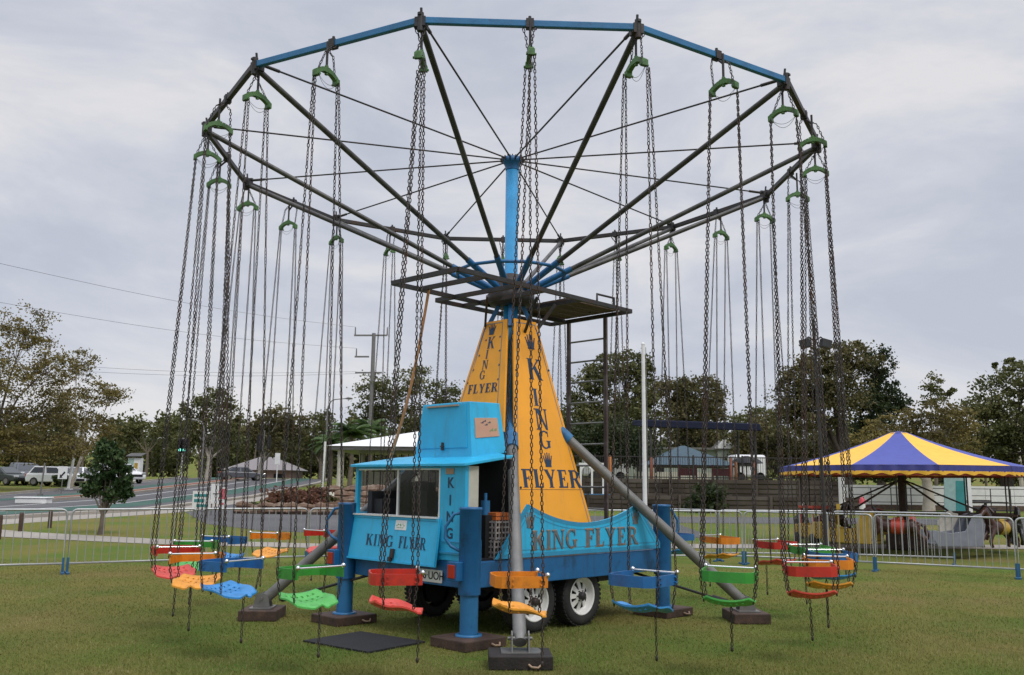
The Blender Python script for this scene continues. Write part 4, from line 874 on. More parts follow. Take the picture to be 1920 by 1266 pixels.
# power pole and lines
PY = 82; p = atg(691, PY); t = thing('power_pole', 'grey power pole with crossarms rising above the shelter and palms', 'power pole', p)
def rel(px, py): v = at(px, py, PY) - p; return v
q = MB(); q.cyl((0, 0, 0), (0, 0, rel(696, 625).z), .24, .17, 14); ob('pole', q, M['steel'], t)
tips = []
for (xa, xb, y, ts) in ((664, 726, 629, (666, 726)), (665, 692, 669, (668,)), (666, 716, 699, ())):
    a, b = rel(xa, y), rel(xb, y); a.y = b.y = 0; q = MB(); q.bar(a, b, .14); am = ob('crossarm', q, M['steel'], t)
    for x in ts: c = rel(x, y); c.y = 0; q = MB(); q.cyl(c, c + Vector((0, 0, .75)), .07, .05, 8); ob('insulator', q, M['steel'], am); tips.append(p + c + Vector((0, 0, .78)))
tips += [p + rel(668, 699) + Vector((0, 0, .1))]
ENDS = [at(-40, 485, 52), at(-40, 560, 58), at(-40, 672, 66), at(-40, 684, 66)]
for i, (a, lab) in enumerate(zip([tips[0], tips[2], tips[3], tips[3] + Vector((.6, 0, -.15))], ('highest overhead wire sloping down to the top crossarm', 'second overhead wire passing above the feathery tree', 'nearly level overhead wire at the lowest crossarm', 'lowest overhead wire just under another at the lowest crossarm'))):
    q = MB(); b = ENDS[i]; q.tube([a.lerp(b, s) - Vector((0, 0, .5 * math.sin(math.pi * s))) for s in [k / 20 for k in range(21)]], .011, 5); tag(ob('power_line', q, M['boom']), lab, 'power line')
# street lights
def streetlight(px, Y, topy, armpx, lab, m=None):
    p = atg(px, Y); zt = at(px, topy, Y).z - p.z; ax = (armpx - px) / FPX * Y; t = thing('street_lamp', lab, 'street lamp', p); q = MB()
    q.tube([(0, 0, 0), (0, 0, zt - 1.2)] + [(ax * .35 * (1 - math.cos(a)), 0, zt - 1.2 + 1.1 * math.sin(a)) for a in (.3, .7, 1.1, 1.5)] + [(ax * .8, 0, zt)], [.10, .08, .06, .055, .05, .05, .045], 10); ob('lamp_post', q, m or M['steel'], t)
    q = MB(); q.tube([(ax * .78, 0, zt), (ax * .9, 0, zt + .03), (ax * 1.1, 0, zt)], [.06, .14, .08], 10); ob('lamp_head', q, M['steel'], t)
streetlight(608, 92, 747, 650, 'curved grey street lamp above the palms by the shelter'); streetlight(376, 86, 788, 352, 'street lamp with short arm before the tall gum tree')
for px, Y, top, lab, r_ in ((604, 70, 828, 'plain white post before the palms', .09), (128, 62, 790, 'slim leaning white post beside the parked cars', .09), (77, 52, 868, 'thin grey sign post on the median', .045)):
    p = atg(px, Y); q = MB(); q.cyl((0, 0, 0), (.1 if px != 128 else .45, 0, at(px, top, Y).z - p.z), r_, n=10); q.box((0, 0, .05), (r_ * 5, r_ * 5, .1)); tag(ob('white_post', q, M['white'] if r_ > .05 else M['steel'], None, p), lab, 'post')
# traffic signals
def signal(px, Y, lab, px2=None):
    p = atg(px, Y); t = thing('traffic_signal', lab, 'traffic light', p); q = MB(); q.cyl((0, 0, 0), (0, 0, 4.1), .07, n=10); ob('signal_post', q, M['white'], t)
    q = MB(); q.box((0, -.12, 3.35), (.95, .05, 1.3)); b = ob('backing_board', q, M['black'], t, bevel=.02); q = MB()
    for x in (-.2, .2):
        for k in range(3): q.lathe([(.16, 0), (.17, -.2)], (x, -.15, 2.98 + k * .38), 'y', 14)
    ob('visors', q, M['black'], b)
    for x in (-.2, .2):
        q = MB(); q.lathe([(0, -.02), (.14, -.01)], (x, -.146, 2.98), 'y', 14); ob('green_lens', q, LENS, b)
LENS = bpy.data.materials.new('lit_green_lens'); LENS.use_nodes = True; b_ = LENS.node_tree.nodes['Principled BSDF']; b_.inputs['Base Color'].default_value = (.1, .6, .45, 1); b_.inputs['Emission Color'].default_value = (.25, 1, .8, 1); b_.inputs['Emission Strength'].default_value = 1.4
signal(338, 84, 'traffic light with two green lamps lit at the far kerb')
p = atg(488, 76); t = thing('traffic_signal', 'black traffic light seen from behind on a grey post before the gums', 'traffic light', p); q = MB(); q.cyl((0, 0, 0), (.1, 0, 4.6), .08, n=10); ob('signal_post', q, M['steel'], t); q = MB(); q.box((-.2, .1, 3.6), (.6, .25, 1.3)); q.box((.5, .1, 3.6), (.3, .3, 1.1)); ob('signal_heads', q, M['black'], t, bevel=.06)
p = atg(518, 90); q = MB(); q.cyl((0, 0, 0), (0, 0, 2.6), .05, n=8); q.box((0, -.05, 2.3), (.5, .03, 1.1)); tag(ob('road_sign', q, M['white'], None, p), 'small white sign on a thin post beyond the road', 'road sign')
# signs by the driveway
def board(px, Y, w, z0, h, m, lab, stripes):
    p = atg(px, Y); t = thing('sign_board', lab, 'sign', p); q = MB(); q.box((0, 0, z0 + h / 2), (w, .04, h)); bd = ob('board', q, M['white'], t); q = MB()
    for a in stripes: q.box((a[0] * w, -.025, z0 + a[1] * h), (a[2] * w, .012, a[3] * h))
    ob('painted_marks', q, m, bd)
    for s in (-1, 1): q = MB(); q.cyl((s * w * .42, .04, 0), (s * w * .42, .04, z0 + h), .025, n=8); ob('sign_post', q, M['steel'], t)
TEAL = mat('teal_print', (.03, .22, .22), .5); PINK = mat('pink_print', (.5, .12, .14), .5)
board(379, 33.5, .62, .35, .62, TEAL, 'white sign with teal rows beside the asphalt driveway', [(0, .75, .8, .16), (-.1, .45, .6, .18), (.1, .16, .7, .16)])
board(407, 35, .42, .45, .75, M['steel'], 'plain white sign on posts between two coloured ones', [(0, .5, .6, .06)]); board(419, 34, .30, .35, .75, PINK, 'narrow white and pink sign beside the asphalt driveway', [(0, .68, .85, .5), (0, .2, .4, .1)])
p = atg(116, 55); t = thing('keep_left_sign', 'small white keep left sign with dark arrow on the median', 'road sign', p); q = MB(); q.cyl((0, 0, 0), (0, 0, 1.0), .03, n=8); ob('sign_post', q, M['steel'], t); q = MB(); q.box((0, -.03, 1.25), (.55, .02, .75)); b = ob('sign_face', q, M['white'], t); q = MB(); q.prism([(-.16, -.28), (.02, -.24), (-.03, -.18), (.17, .05), (.10, .12), (-.08, -.1), (-.14, -.04)], (0, -.042, 1.2), (1, 0, 0), (0, 0, 1), (0, -.006, 0)); ob('arrow', q, M['black'], b)
p = atg(251, 84); t = thing('utility_cabinet', 'pale green and white roadside cabinet with small grey roof', 'cabinet', p); q = MB(); q.box((0, 0, 1.1), (1.1, .8, 2.2)); b = ob('cabinet_body', q, M['white'], t, bevel=.02); q = MB(); q.box((-.25, -.41, 1.2), (.5, .02, 1.9)); ob('cabinet_door', q, mat('cabinet_green', (.30, .42, .36), .6), b); q = MB(); q.box((.22, -.41, 1.5), (.3, .02, .5)); ob('notice', q, YEL, b); q = MB(); q.hexa([(-.7, -.6, 2.3), (.7, -.6, 2.3), (.7, .6, 2.6), (-.7, .6, 2.6), (-.7, -.6, 2.38), (.7, -.6, 2.38), (.7, .6, 2.68), (-.7, .6, 2.68)]); ob('cabinet_roof', q, M['boom'], t)
q = MB(); q.box((0, 0, .12), (1.4, .7, .24)); q.box((0, 0, .27), (1.5, .8, .06)); tag(ob('concrete_block', q, M['white'], None, atg(66, 43), .1, bevel=.03), 'low white concrete block at the near end of the median', 'block')
for px, Y, bh, lab in ((7, 24, .62, 'dark timber bollard at the picture edge beside the pavement'), (46, 26.5, .54, 'brown timber bollard by the pavement, second from the picture edge'), (100, 28, .52, 'grey timber bollard standing left of the small round tree')):
    q = MB(); q.lathe([(.06, 0), (.06, bh - .05), (.045, bh), (0, bh)], n=10); tag(ob('timber_bollard', q, M['wood'], None, atg(px, Y)), lab, 'bollard', 'timber bollards along the pavement')
# house beyond the road
p = atg(498, 118); p.z -= 1.1; t = thing('house', 'low grey roofed house beyond the road junction', 'house', (p.x, 118, p.z - .3)); q = MB(); q.box((0, 0, 1.2), (8, 6, 2.4)); w = ob('wall', q, mat('brick_pale', (.30, .2, .16), .8), t)
q = MB(); x, y = 4.7, 3.6; q.hexa([(-x, -y, 2.4), (x, -y, 2.4), (x, y, 2.4), (-x, y, 2.4), (-.9, -.05, 4.1), (.9, -.05, 4.1), (.9, .05, 4.1), (-.9, .05, 4.1)]); ob('roof', q, mat('house_roof', (.22, .2, .2), .7), t)
for x in (-2.4, 0, 2.4): q = MB(); q.box((x, -3.02, 1.5), (1.3, .06, .9)); ob('window', q, M['black'], w)
# parked cars
def car_build(body, lab, px, Y, rz, kind='hatch', grp='cars parked beyond the road'):
    p = atg(px, Y); t = thing('parked_car', lab, 'car', p, rz, grp); L2, w, hgt = (2.0, .86, 1.5) if kind == 'hatch' else ((2.3, .9, 1.42) if kind == 'sedan' else (2.35, .95, 1.75))
    if kind == 'hatch': pr = [(-1.95, .3), (1.95, .3), (2.0, .55), (1.9, .78), (1.1, .93), (-1.9, .95), (-2.0, .6)]; gh = [(-1.85, .94), (1.15, .92), (.45, 1.46), (-1.45, 1.50)]
    elif kind == 'sedan': pr = [(-2.25, .3), (2.25, .3), (2.3, .55), (2.15, .75), (1.1, .9), (-1.6, .95), (-2.25, .9), (-2.3, .6)]; gh = [(-1.7, .94), (1.2, .9), (.4, 1.40), (-.9, 1.42)]
    else: pr = [(-2.3, .35), (2.3, .35), (2.35, .65), (2.2, .95), (1.2, 1.08), (-2.25, 1.1), (-2.35, .7)]; gh = [(-2.15, 1.09), (1.25, 1.07), (.55, 1.68), (-1.85, 1.74)]
    q = MB(); q.prism(pr, (0, -w, 0), (1, 0, 0), (0, 0, 1), (0, 2 * w, 0)); b = ob('body', q, body, t, bevel=.09)
    q = MB(); n = len(gh); A = [(x, -w + .06, z) for x, z in gh[:2]] + [(x, -w + .22, z) for x, z in gh[2:]]; B = [(x, -y, z) for x, y, z in A]; q.add(A + B, [(3, 2, 1, 0), (4, 5, 6, 7), (0, 1, 5, 4), (1, 2, 6, 5), (2, 3, 7, 6), (3, 0, 4, 7)]); cb = ob('cabin', q, body, t, bevel=.05)
    q = MB(); c = Vector((sum(a[0] for a in A) / 4, 0, sum(a[2] for a in A) / 4))
    for F in ((0, 1, 2, 3), (7, 6, 5, 4)):
        V_ = [Vector((A + B)[i]) for i in F]; m_ = sum(V_, Vector()) / 4; nn = Vector((0, 1 if F[0] == 7 else -1, .25)).normalized() * .012
        for s0, s1 in ((.06, .47), (.53, .94)):
            lo = [V_[0].lerp(V_[1], s0), V_[0].lerp(V_[1], s1), V_[3].lerp(V_[2], s1), V_[3].lerp(V_[2], s0)] if F[0] == 0 else [V_[3].lerp(V_[2], s0), V_[3].lerp(V_[2], s1), V_[0].lerp(V_[1], s1), V_[0].lerp(V_[1], s0)]
            bl, br, tr, tl = lo; pts = [bl.lerp(tl, .1), br.lerp(tr, .1), br.lerp(tr, .84), bl.lerp(tl, .84)]; q.add([x + nn for x in pts], [(0, 1, 2, 3)])
    for (i, j, k, l) in ((1, 5, 6, 2), (4, 0, 3, 7)):
        V_ = [Vector((A + B)[x]) for x in (i, j, k, l)]; nn = (V_[1] - V_[0]).cross(V_[3] - V_[0]).normalized() * .012; m_ = sum(V_, Vector()) / 4; q.add([m_ + (x - m_) * .86 + nn for x in V_], [(0, 1, 2, 3)])
    ob('windows', q, CARGL, cb)
    for x in (-L2 * .62, L2 * .64):
        for s in (-1, 1):
            q = MB(); q.lathe([(.2, -.1), (.31, -.1), (.33, -.05), (.33, .1), (.2, .1)], (x, s * (w - .07), .33), 'y', 20); wh = ob('wheel', q, M['rubber'], t); q = MB(); q.lathe([(0, s * .085), (.2, s * .10)], (x, s * (w - .06), .33), 'y', 16); ob('rim', q, M['steel'], wh)
    zl = .68 if kind != 'suv' else .88
    for s in (-1, 1):
        q = MB(); q.box((L2 - .1, s * (w - .24), zl), (.2, .36, .16)); ob('headlight', q, M['chrome'], t, bevel=.03); q = MB(); q.box((-L2 + .06, s * (w - .14), zl + .12), (.14, .2, .24)); ob('tail_light', q, M['redlens'], t, bevel=.03)
    q = MB(); q.box((L2 - .03, 0, zl - .2), (.1, w * 1.2, .2)); ob('grille', q, M['black'], t, bevel=.02)
CARGL = mat('car_glass', (.02, .025, .03), .08, spec=.8); WC = mat('white_car_paint', (.75, .75, .75), .25, var=.02); DG = mat('dark_green_car_paint', (.03, .04, .035), .3); GC = mat('grey_car_paint', (.08, .085, .10), .3); SC_ = mat('silver_car_paint', (.42, .43, .44), .3, .3)
car_build(DG, 'dark green car cut by the picture edge', 2, 71, R(-20), 'sedan'); car_build(GC, 'dark grey four wheel drive beside the white hatchback', 45, 74, R(-50), 'suv'); car_build(WC, 'white hatchback in side view at the end of the parked row', 104, 70, R(-8), 'hatch')
car_build(WC, 'white car facing the road with black grille', 139, 75, R(-75), 'sedan'); car_build(SC_, 'silver car behind the slim leaning post', 190, 74, R(-40), 'sedan'); car_build(WC, 'white four wheel drive partly behind the silver car', 222, 80, R(-30), 'suv')
car_build(GC, 'dark car at the road junction in front of the low house', 452, 96, R(25), 'sedan', 'cars on the far road')
# playground on its terrace
SLP = leafmat('timber_sleepers', [(.045, .034, .027), (.085, .066, .052), (.13, .105, .085), (.17, .15, .13)], .6)
def sleepers(name, x0, x1, y, z0, z1, lab):
    q = MB(); n = max(2, int((z1 - z0) / .2))
    for i in range(n):
        x = x0 - (i % 2) * 1.1
        while x < x1: q.box((max(x, x0) * .5 + min(x + 2.4, x1) * .5, y + random.uniform(-.03, .03), z0 + (i + .5) * (z1 - z0) / n), (min(x + 2.4, x1) - max(x, x0) - .015, .18, (z1 - z0) / n - random.uniform(.02, .045))); x += 2.4
    k = int((x1 - x0) / 2)
    for i in range(k + 1): q.box((x0 + i * (x1 - x0) / k, y - .12, (z0 + z1) / 2), (.12, .06, z1 - z0 + .05))
    tag(ob(name, q, SLP), lab, 'retaining wall')
sleepers('retaining_wall', 1.5, 16.6, 43.5, .3, 1.15, 'lower tier of weathered timber sleepers below the playground'); sleepers('retaining_wall', 1.5, 16.6, 46.0, 1.0, 1.95, 'upper tier of timber sleepers directly below the playground fence')
q = MB(); q.box((9.05, 44.7, .55), (15.0, 2.3, 1.1)); struct(ob('garden_terrace', q, GRASS)); q = MB(); q.box((9.05, 75, .95), (15.0, 57.8, 1.9)); struct(ob('playground_terrace', q, GRASS))
PZ = 1.9
t = thing('playground_fence', 'dark bar fence along the playground terrace', 'fence', (0, 46.6, PZ)); q = MB(); q.box((9.3, 0, 1.15), (15, .04, .05)); q.box((9.3, 0, .12), (15, .04, .05)); ob('rails', q, M['dark'], t)
q = MB()
for i in range(126): q.cyl((1.8 + i * .12, 0, 0), (1.8 + i * .12, 0, 1.18), .011, n=5)
ob('upright_bars', q, M['dark'], t)
for i in range(7): q = MB(); q.box((1.8 + i * 2.5, 0, .62), (.07, .07, 1.26)); ob('fence_post', q, M['dark'], t)
CLAY = mat('clay_post_paint', (.22, .07, .035), .6); ORG = mat('orange_post_paint', (.40, .14, .03), .6)
for px, z, m_, lab in ((1144, 1.9, ORG, 'bright orange playground post'), (1222, 1.8, CLAY, 'brick red playground post beside the flagpole'), (1371, 1.9, CLAY, 'brick red playground post at the corner of the blue roof'), (1380, 1.5, ORG, 'orange playground post beside a red one'), (1413, 1.6, CLAY, 'brick red post nearest the dark umbrella')):
    p = at(px, 890, 48); q = MB(); q.lathe([(.08, 0), (.08, z * .62), (.0, z * .66)], n=12); tag(ob('play_post', q, m_, None, (p.x, 48, PZ)), lab, 'post', 'coloured playground posts')
for px, w, lab in ((1290, .9, 'small dark red play panel under the blue roof'), (1352, .9, 'dark red play panel near the brick red post')):
    p = at(px, 890, 50); q = MB(); q.box((0, 0, .45), (w, .08, .4)); q.cyl((-w / 2, 0, 0), (-w / 2, 0, .85), .05, n=8); q.cyl((w / 2, 0, 0), (w / 2, 0, .85), .05, n=8); tag(ob('toddler_screen', q, mat('dark_red_panel', (.12, .02, .025), .6), None, (p.x, 50, PZ)), lab, 'play panel')
g0 = Vector((11.3, 60, PZ)); t = thing('picnic_shelter', 'picnic shelter with blue-grey hipped roof on the playground terrace', 'shelter', g0); q = MB(); x, y = 3.0, 2.4; q.hexa([(-x, -y, 1.0), (x, -y, 1.0), (x, y, 1.0), (-x, y, 1.0), (-.12, -.1, 2.3), (.12, -.1, 2.3), (.12, .1, 2.3), (-.12, .1, 2.3)]); ob('roof', q, mat('blue_grey_roof', (.075, .11, .135), .85, spec=.15), t); q = MB(); q.box((0, 0, .94), (5.9, 4.7, .1)); ob('eaves', q, M['dark'], t)
for s in (-1, 1):
    for u in (-1, 1): q = MB(); q.cyl((s * 2.7, u * 2.1, -.2), (s * 2.7, u * 2.1, .95), .08, n=8); ob('roof_post', q, M['steel'], t)
t = thing('shade_canopy', 'long dark blue shade canopy on posts above the picnic shelter', 'shade canopy', (0, 48, PZ)); q = MB(); q.hexa([(7.0, -.2, 2.72), (13.3, .2, 2.60), (13.3, 4.5, 2.95), (7.0, 4.5, 3.1), (7.1, -.2, 3.12), (13.2, .2, 3.0), (13.3, 4.5, 3.2), (7.0, 4.5, 3.4)]); ob('canopy', q, mat('navy_shadecloth', (.02, .024, .045), .9, spec=.1), t, bevel=.06)
for x, y in ((7.4, .2), (13.0, .5), (7.4, 4.2), (13.0, 4.2)): q = MB(); q.cyl((x, y, 0), (x, y, 2.8), .07, n=10); ob('canopy_post', q, M['boom'], t)
GRN = mat('pale_green_cladding', (.34, .38, .32), .7, var=.06); p0 = at(1175, 880, 72); p1 = at(1352, 880, 72)
t = thing('green_hall', 'pale green clad hall behind the picnic shelter', 'building', ((p0.x + p1.x) / 2, 74, PZ)); wd_ = p1.x - p0.x; q = MB(); q.box((0, 0, .8), (wd_, 5, 3.4)); b = ob('wall', q, GRN, t); q = MB(); q.box((0, 0, 2.58), (wd_ + .8, 5.8, .16)); ob('roof', q, M['steel'], t)
for x in (-2.6, -1.2): q = MB(); q.box((x, -2.52, 1.0), (.7, .06, 1.3)); ob('window', q, M['black'], b)
q = MB(); q.box((.2, -2.6, .3), (wd_ * .9, .06, .9)); ob('pale_base_panel', q, M['cream'], b)
p = at(1368, 870, 70); t = thing('white_hut', 'tall narrow white hut behind the corner of the blue roof', 'building', (p.x, 72, PZ)); q = MB(); q.box((0, 0, 1.3), (1.4, 1.6, 2.6)); ob('wall', q, GRN, t); q = MB(); q.hexa([(-.85, -1, 2.6), (.85, -1, 2.6), (.85, 1, 2.6), (-.85, 1, 2.6), (-.2, -.9, 3.3), (.2, -.9, 3.3), (.2, .9, 3.3), (-.2, .9, 3.3)]); ob('roof', q, M['white'], t)
def caravan(px, Y, w, h, lab):
    p = at(px, 885, Y); t = thing('white_van', lab, 'van', (p.x, Y, PZ)); q = MB(); q.box((0, 0, h / 2 + .3), (w, 1.9, h)); b = ob('body', q, WC, t, bevel=.18); q = MB(); q.box((-w * .1, -.97, h * .65 + .3), (w * .5, .05, h * .3)); ob('window', q, M['black'], b)
    for x in (-w * .3, w * .3): q = MB(); q.lathe([(0, -.1), (.32, -.1), (.32, .1), (0, .1)], (x, -.85, .32), 'y', 16); ob('wheel', q, M['rubber'], t)
caravan(1400, 62, 2.2, 1.5, 'white van parked between the blue roof and the carousel'); caravan(1232, 78, 4.2, 2.6, 'white van roof showing above the blue-grey roof'); caravan(1135, 66, 3.2, 2.0, 'white van behind the orange playground post')
p = at(1400, 885, 52); t = thing('dark_umbrella', 'black closed market umbrella beside the white van', 'umbrella', (p.x, 52, PZ)); q = MB(); q.lathe([(.95, 1.0), (.7, 1.22), (.1, 1.42), (0, 1.42)], n=16); ob('cover', q, M['dkint'], t); q = MB(); q.cyl((0, 0, 0), (0, 0, 1.4), .04, n=8); ob('pole', q, M['dark'], t)
p = at(1110, 900, 45.0); t = thing('arched_stand', 'white arched stand above a blue plank behind the outrigger leg', 'stand', (p.x, 45, 1.1)); q = MB()
for s in (-1, 0, 1): q.box((s * .55, 0, .75), (.09, .09, 1.5))
for s in (-.275, .275): q.tube([(s + .27 * math.cos(a), 0, 1.1 + .3 * math.sin(a)) for a in [k * math.pi / 8 for k in range(9)]], .05, 8)
q.box((0, 0, 1.5), (1.3, .12, .12)); ob('arches', q, M['white'], t); q = MB(); q.box((0, -.1, -.05), (1.7, .3, .22)); ob('plank', q, M['blue'], t)
# hall behind the carousel
t = thing('white_wall', 'long white panelled wall with timber base and handrail behind the carousel', 'wall', (24.2, 46, hz(46))); q = MB()
for i in range(11): q.box((-7 + i * 1.45, 0, .72), (1.43, .12, .98))
b = ob('panels', q, M['white'], t); q = MB(); q.box((.2, -.02, .13), (16, .2, .26)); ob('timber_base', q, M['plank'], t)
q = MB()
for i in range(17): q.cyl((-7.6 + i * .97, -1.2, -.1), (-7.6 + i * .97, -1.2, 1.1), .025, n=6)
for z in (.4, .75, 1.08): q.cyl((-7.6, -1.2, z), (7.9, -1.2, z), .02, n=6)
ob('handrail', q, M['boom'], t)
p = atg(1790, 36); t = thing('teal_banner', 'tall teal and white banner board behind the carousel', 'banner', p); q = MB(); q.box((0, 0, 1.15), (.85, .05, 2.2), ry=.05); b = ob('banner_panel', q, mat('pale_teal', (.25, .38, .36), .6), t); q = MB(); q.box((.18, -.03, .95), (.34, .02, 1.3), ry=.05); ob('dark_print', q, TEAL, b); q = MB(); q.box((.55, 0, 1.1), (.16, .06, 2.2)); ob('banner_post', q, M['white'], t)
for px, Y, h, lab in ((1615, 33, 1.05, 'tall pink-red bollard with white band behind the carousel'), (1707, 34, .5, 'short red bollard in front of the pale tree trunk')):
    q = MB(); q.lathe([(.12, 0), (.12, h * .25), (.10, h * .3), (.10, h * .9), (.0, h)], n=12); b = tag(ob('red_bollard', q, REDP if h < 1 else mat('pink_red_plastic', (.5, .05, .07), .5), None, atg(px, Y)), lab, 'bollard')
    if h > 1: q = MB(); q.lathe([(.104, h * .5), (.104, h * .75)], n=12); ob('reflective_band', q, M['white'], b)
for px, Y, lab in ((1845, 37, 'dark picnic table in front of the white hall'), (1815, 39, 'picnic table partly behind the teal banner')):
    t = thing('picnic_table', lab, 'table', atg(px, Y)); q = MB(); q.box((0, 0, .74), (1.5, .7, .06)); ob('table_top', q, M['dark'], t); q = MB(); q.cyl((0, 0, 0), (0, 0, .72), .06, n=8); ob('pedestal', q, M['dark'], t)
    for s in (-1, 1): q = MB(); q.box((0, s * .7, .44), (1.5, .25, .05)); q.cyl((0, s * .7, 0), (0, s * .7, .43), .04, n=8); ob('bench', q, M['dark'], t)
p = atg(1578, 30); q = MB(); q.cyl((0, 0, 0), (0, 0, 2.4), .11, .1, n=12); q.box((0, 0, .04), (.4, .4, .08)); tag(ob('white_post', q, M['white'], None, p), 'thick white post under the near edge of the carousel canopy', 'post')
q = MB(); q.cyl((0, 0, 0), (0, 0, 1.12), .02, n=8); q.box((0, -.03, 1.14), (.09, .02, .13)); tag(ob('yellow_marker', q, YEL, None, atg(1569, 22)), 'small pale yellow marker on a stake by the carousel', 'marker')

# ---------------------------------------------------------------- trees and shrubs
BARK = mat('grey_bark', (.13, .105, .08), .85, var=.35, vscale=5, bump=.4); PALE = mat('pale_gum_bark', (.42, .38, .32), .75, var=.2, vscale=2, col2=(.2, .15, .11), mix=(.5, .7), scale2=1.5); DBARK = mat('dark_bark', (.055, .042, .033), .9, var=.3)
LF = dict(olive=leafmat('olive_leaves', [(.028, .036, .012), (.075, .085, .026), (.125, .128, .042), (.20, .18, .075)], .35),
          brown=leafmat('bronze_leaves', [(.030, .031, .012), (.08, .076, .026), (.132, .116, .044), (.21, .172, .08)], .35),
          green=leafmat('green_leaves', [(.014, .026, .008), (.036, .058, .018), (.066, .09, .028), (.12, .135, .05)], .5),
          dark=leafmat('dark_leaves', [(.010, .018, .008), (.026, .042, .015), (.05, .068, .024), (.085, .10, .04)], .5),
          feather=leafmat('feathery_leaves', [(.05, .046, .016), (.12, .10, .032), (.19, .155, .045), (.30, .22, .06)], .3),
          small=leafmat('glossy_leaves', [(.012, .028, .008), (.022, .05, .014), (.045, .085, .024), (.11, .15, .06)], 2.5),
          palm=leafmat('palm_fronds', [(.025, .05, .012), (.05, .10, .025), (.09, .15, .04), (.15, .20, .07)], .6),
          red=leafmat('reddish_shrub', [(.05, .025, .018), (.11, .05, .03), (.17, .08, .05), (.22, .13, .07)], 1.5))
def leaves(cent, size, asp=1.6):
    """leaf sized rhombs: cent (n,3) positions -> (verts, faces)"""
    n = len(cent); d = rng.normal(size=(n, 3)); d /= np.linalg.norm(d, axis=1)[:, None]; u = rng.normal(size=(n, 3)); u[:, 2] *= .6
    e = np.cross(d, u); e /= np.linalg.norm(e, axis=1)[:, None] + 1e-9; s = size * rng.uniform(.6, 1.35, n)[:, None]
    V = np.stack([cent - d * s * asp / 2, cent + e * s / 2, cent + d * s * asp / 2, cent - e * s / 2], 1).reshape(-1, 3); return V
def leafobj(name, V, m, parent=None):
    n = len(V) // 4; me = bpy.data.meshes.new(name); me.vertices.add(len(V)); me.vertices.foreach_set('co', V.astype(np.float32).ravel()); me.loops.add(n * 4); me.loops.foreach_set('vertex_index', np.arange(n * 4, dtype=np.int32)); me.polygons.add(n)
    me.polygons.foreach_set('loop_start', np.arange(n, dtype=np.int32) * 4); me.polygons.foreach_set('loop_total', np.full(n, 4, dtype=np.int32)); me.materials.append(m); me.update(calc_edges=True); return link(name, me, parent)
def cloud(c, r, n, clumps, tight=.2, shell=.75):
    """points in clumps through an ellipsoid, most of them towards its skin"""
    d = rng.normal(size=(clumps, 3)); d /= np.linalg.norm(d, axis=1)[:, None]; rad = rng.uniform(0, 1, clumps) ** (1 - shell) ; k = d * rad[:, None] * np.array(r) * .92; k[:, 2] = np.where(k[:, 2] < -.55 * r[2], -.55 * r[2] + rng.normal(size=clumps) * .1 * r[2], k[:, 2])
    i = rng.integers(0, clumps, n); w = rng.uniform(.5, 1.5, clumps)[i][:, None]; p = k[i] + rng.normal(size=(n, 3)) * np.array(r) * tight * w * np.array([1, 1, .7]); return p + np.array(c), k + np.array(c)
def tree(name, label, px, Y, lobes, leaf, bark, size=.26, dens=1.0, trunk=.22, clumps=26, tight=.17, group=None, lean=0, shell=.75, forks=1):
    base = atg(px, Y); base.z -= .1; t = thing(name, label, 'tree', base, 0, group); V = []; q = MB(); s = Y / FPX
    top = min(at(l[0], l[1], Y).z for l in lobes) - base.z; cx = np.mean([at(l[0], l[1], Y).x for l in lobes]) - base.x; crown_h = max(at(l[0], l[1] - l[3], Y).z for l in lobes) - base.z; fork = max(.25 * crown_h, top * .55)
    fp = Vector((lean + cx * .25, 0, fork)); q.tube([(0, 0, 0), (fp.x * .4 + trunk * .3, 0, fork * .5), fp], [trunk * 1.35, trunk, trunk * .85], 9)
    for (lx, ly, rx, ry) in lobes:
        c = at(lx, ly, Y) - base; dy = random.uniform(-.5, .5) * rx * s; c.y += dy; r = (rx * s * 1.08, rx * s * .9, ry * s * 1.08)
        size_ = size * (.58 if size > .1 else .8); n = int(dens * 15 * (r[0] * r[2]) / size_ ** 2); n = max(500, min(n, 16000)); p, k = cloud((c.x, c.y, c.z), r, n, clumps, tight, shell); V.append(p)
        m = fp.lerp(Vector(c), .55) + Vector((random.uniform(-.2, .2) * r[0], random.uniform(-.2, .2) * r[0], .12 * r[2])); q.tube([fp - Vector((0, 0, trunk)), m, c], [trunk * .5, trunk * .26, trunk * .1], 7)
        for j in range(0, min(len(k), 16)): kk = Vector(k[j]); o = m.lerp(Vector(c), random.uniform(.2, 1)); q.tube([o, o.lerp(kk, .5) + Vector((0, 0, -.05 * r[2])), kk], [trunk * .12, trunk * .07, trunk * .02], 4)
    ob('trunk', q, bark, t); leafobj('crown', leaves(np.concatenate(V), size * (.58 if size > .1 else .8)), LF[leaf], t); return t
tree('feathery_tree', 'big airy feathery tree hanging over the parked cars at the picture edge', -42, 60, [(-30, 640, 95, 70), (40, 620, 60, 50), (92, 690, 55, 50), (10, 720, 110, 60), (85, 770, 90, 45), (-40, 800, 110, 60), (20, 815, 90, 42), (110, 825, 70, 36), (60, 855, 80, 22), (160, 840, 50, 24)], 'feather', BARK, .17, .36, .22, 46, .115, shell=.5)
tree('feathery_tree', 'second feathery tree with long branches reaching toward the road', 132, 66, [(145, 690, 45, 38), (178, 735, 60, 28), (120, 745, 50, 35), (215, 742, 26, 14), (150, 790, 50, 30), (200, 800, 35, 22)], 'feather', PALE, .17, .34, .12, 40, .12, lean=.5, shell=.5)
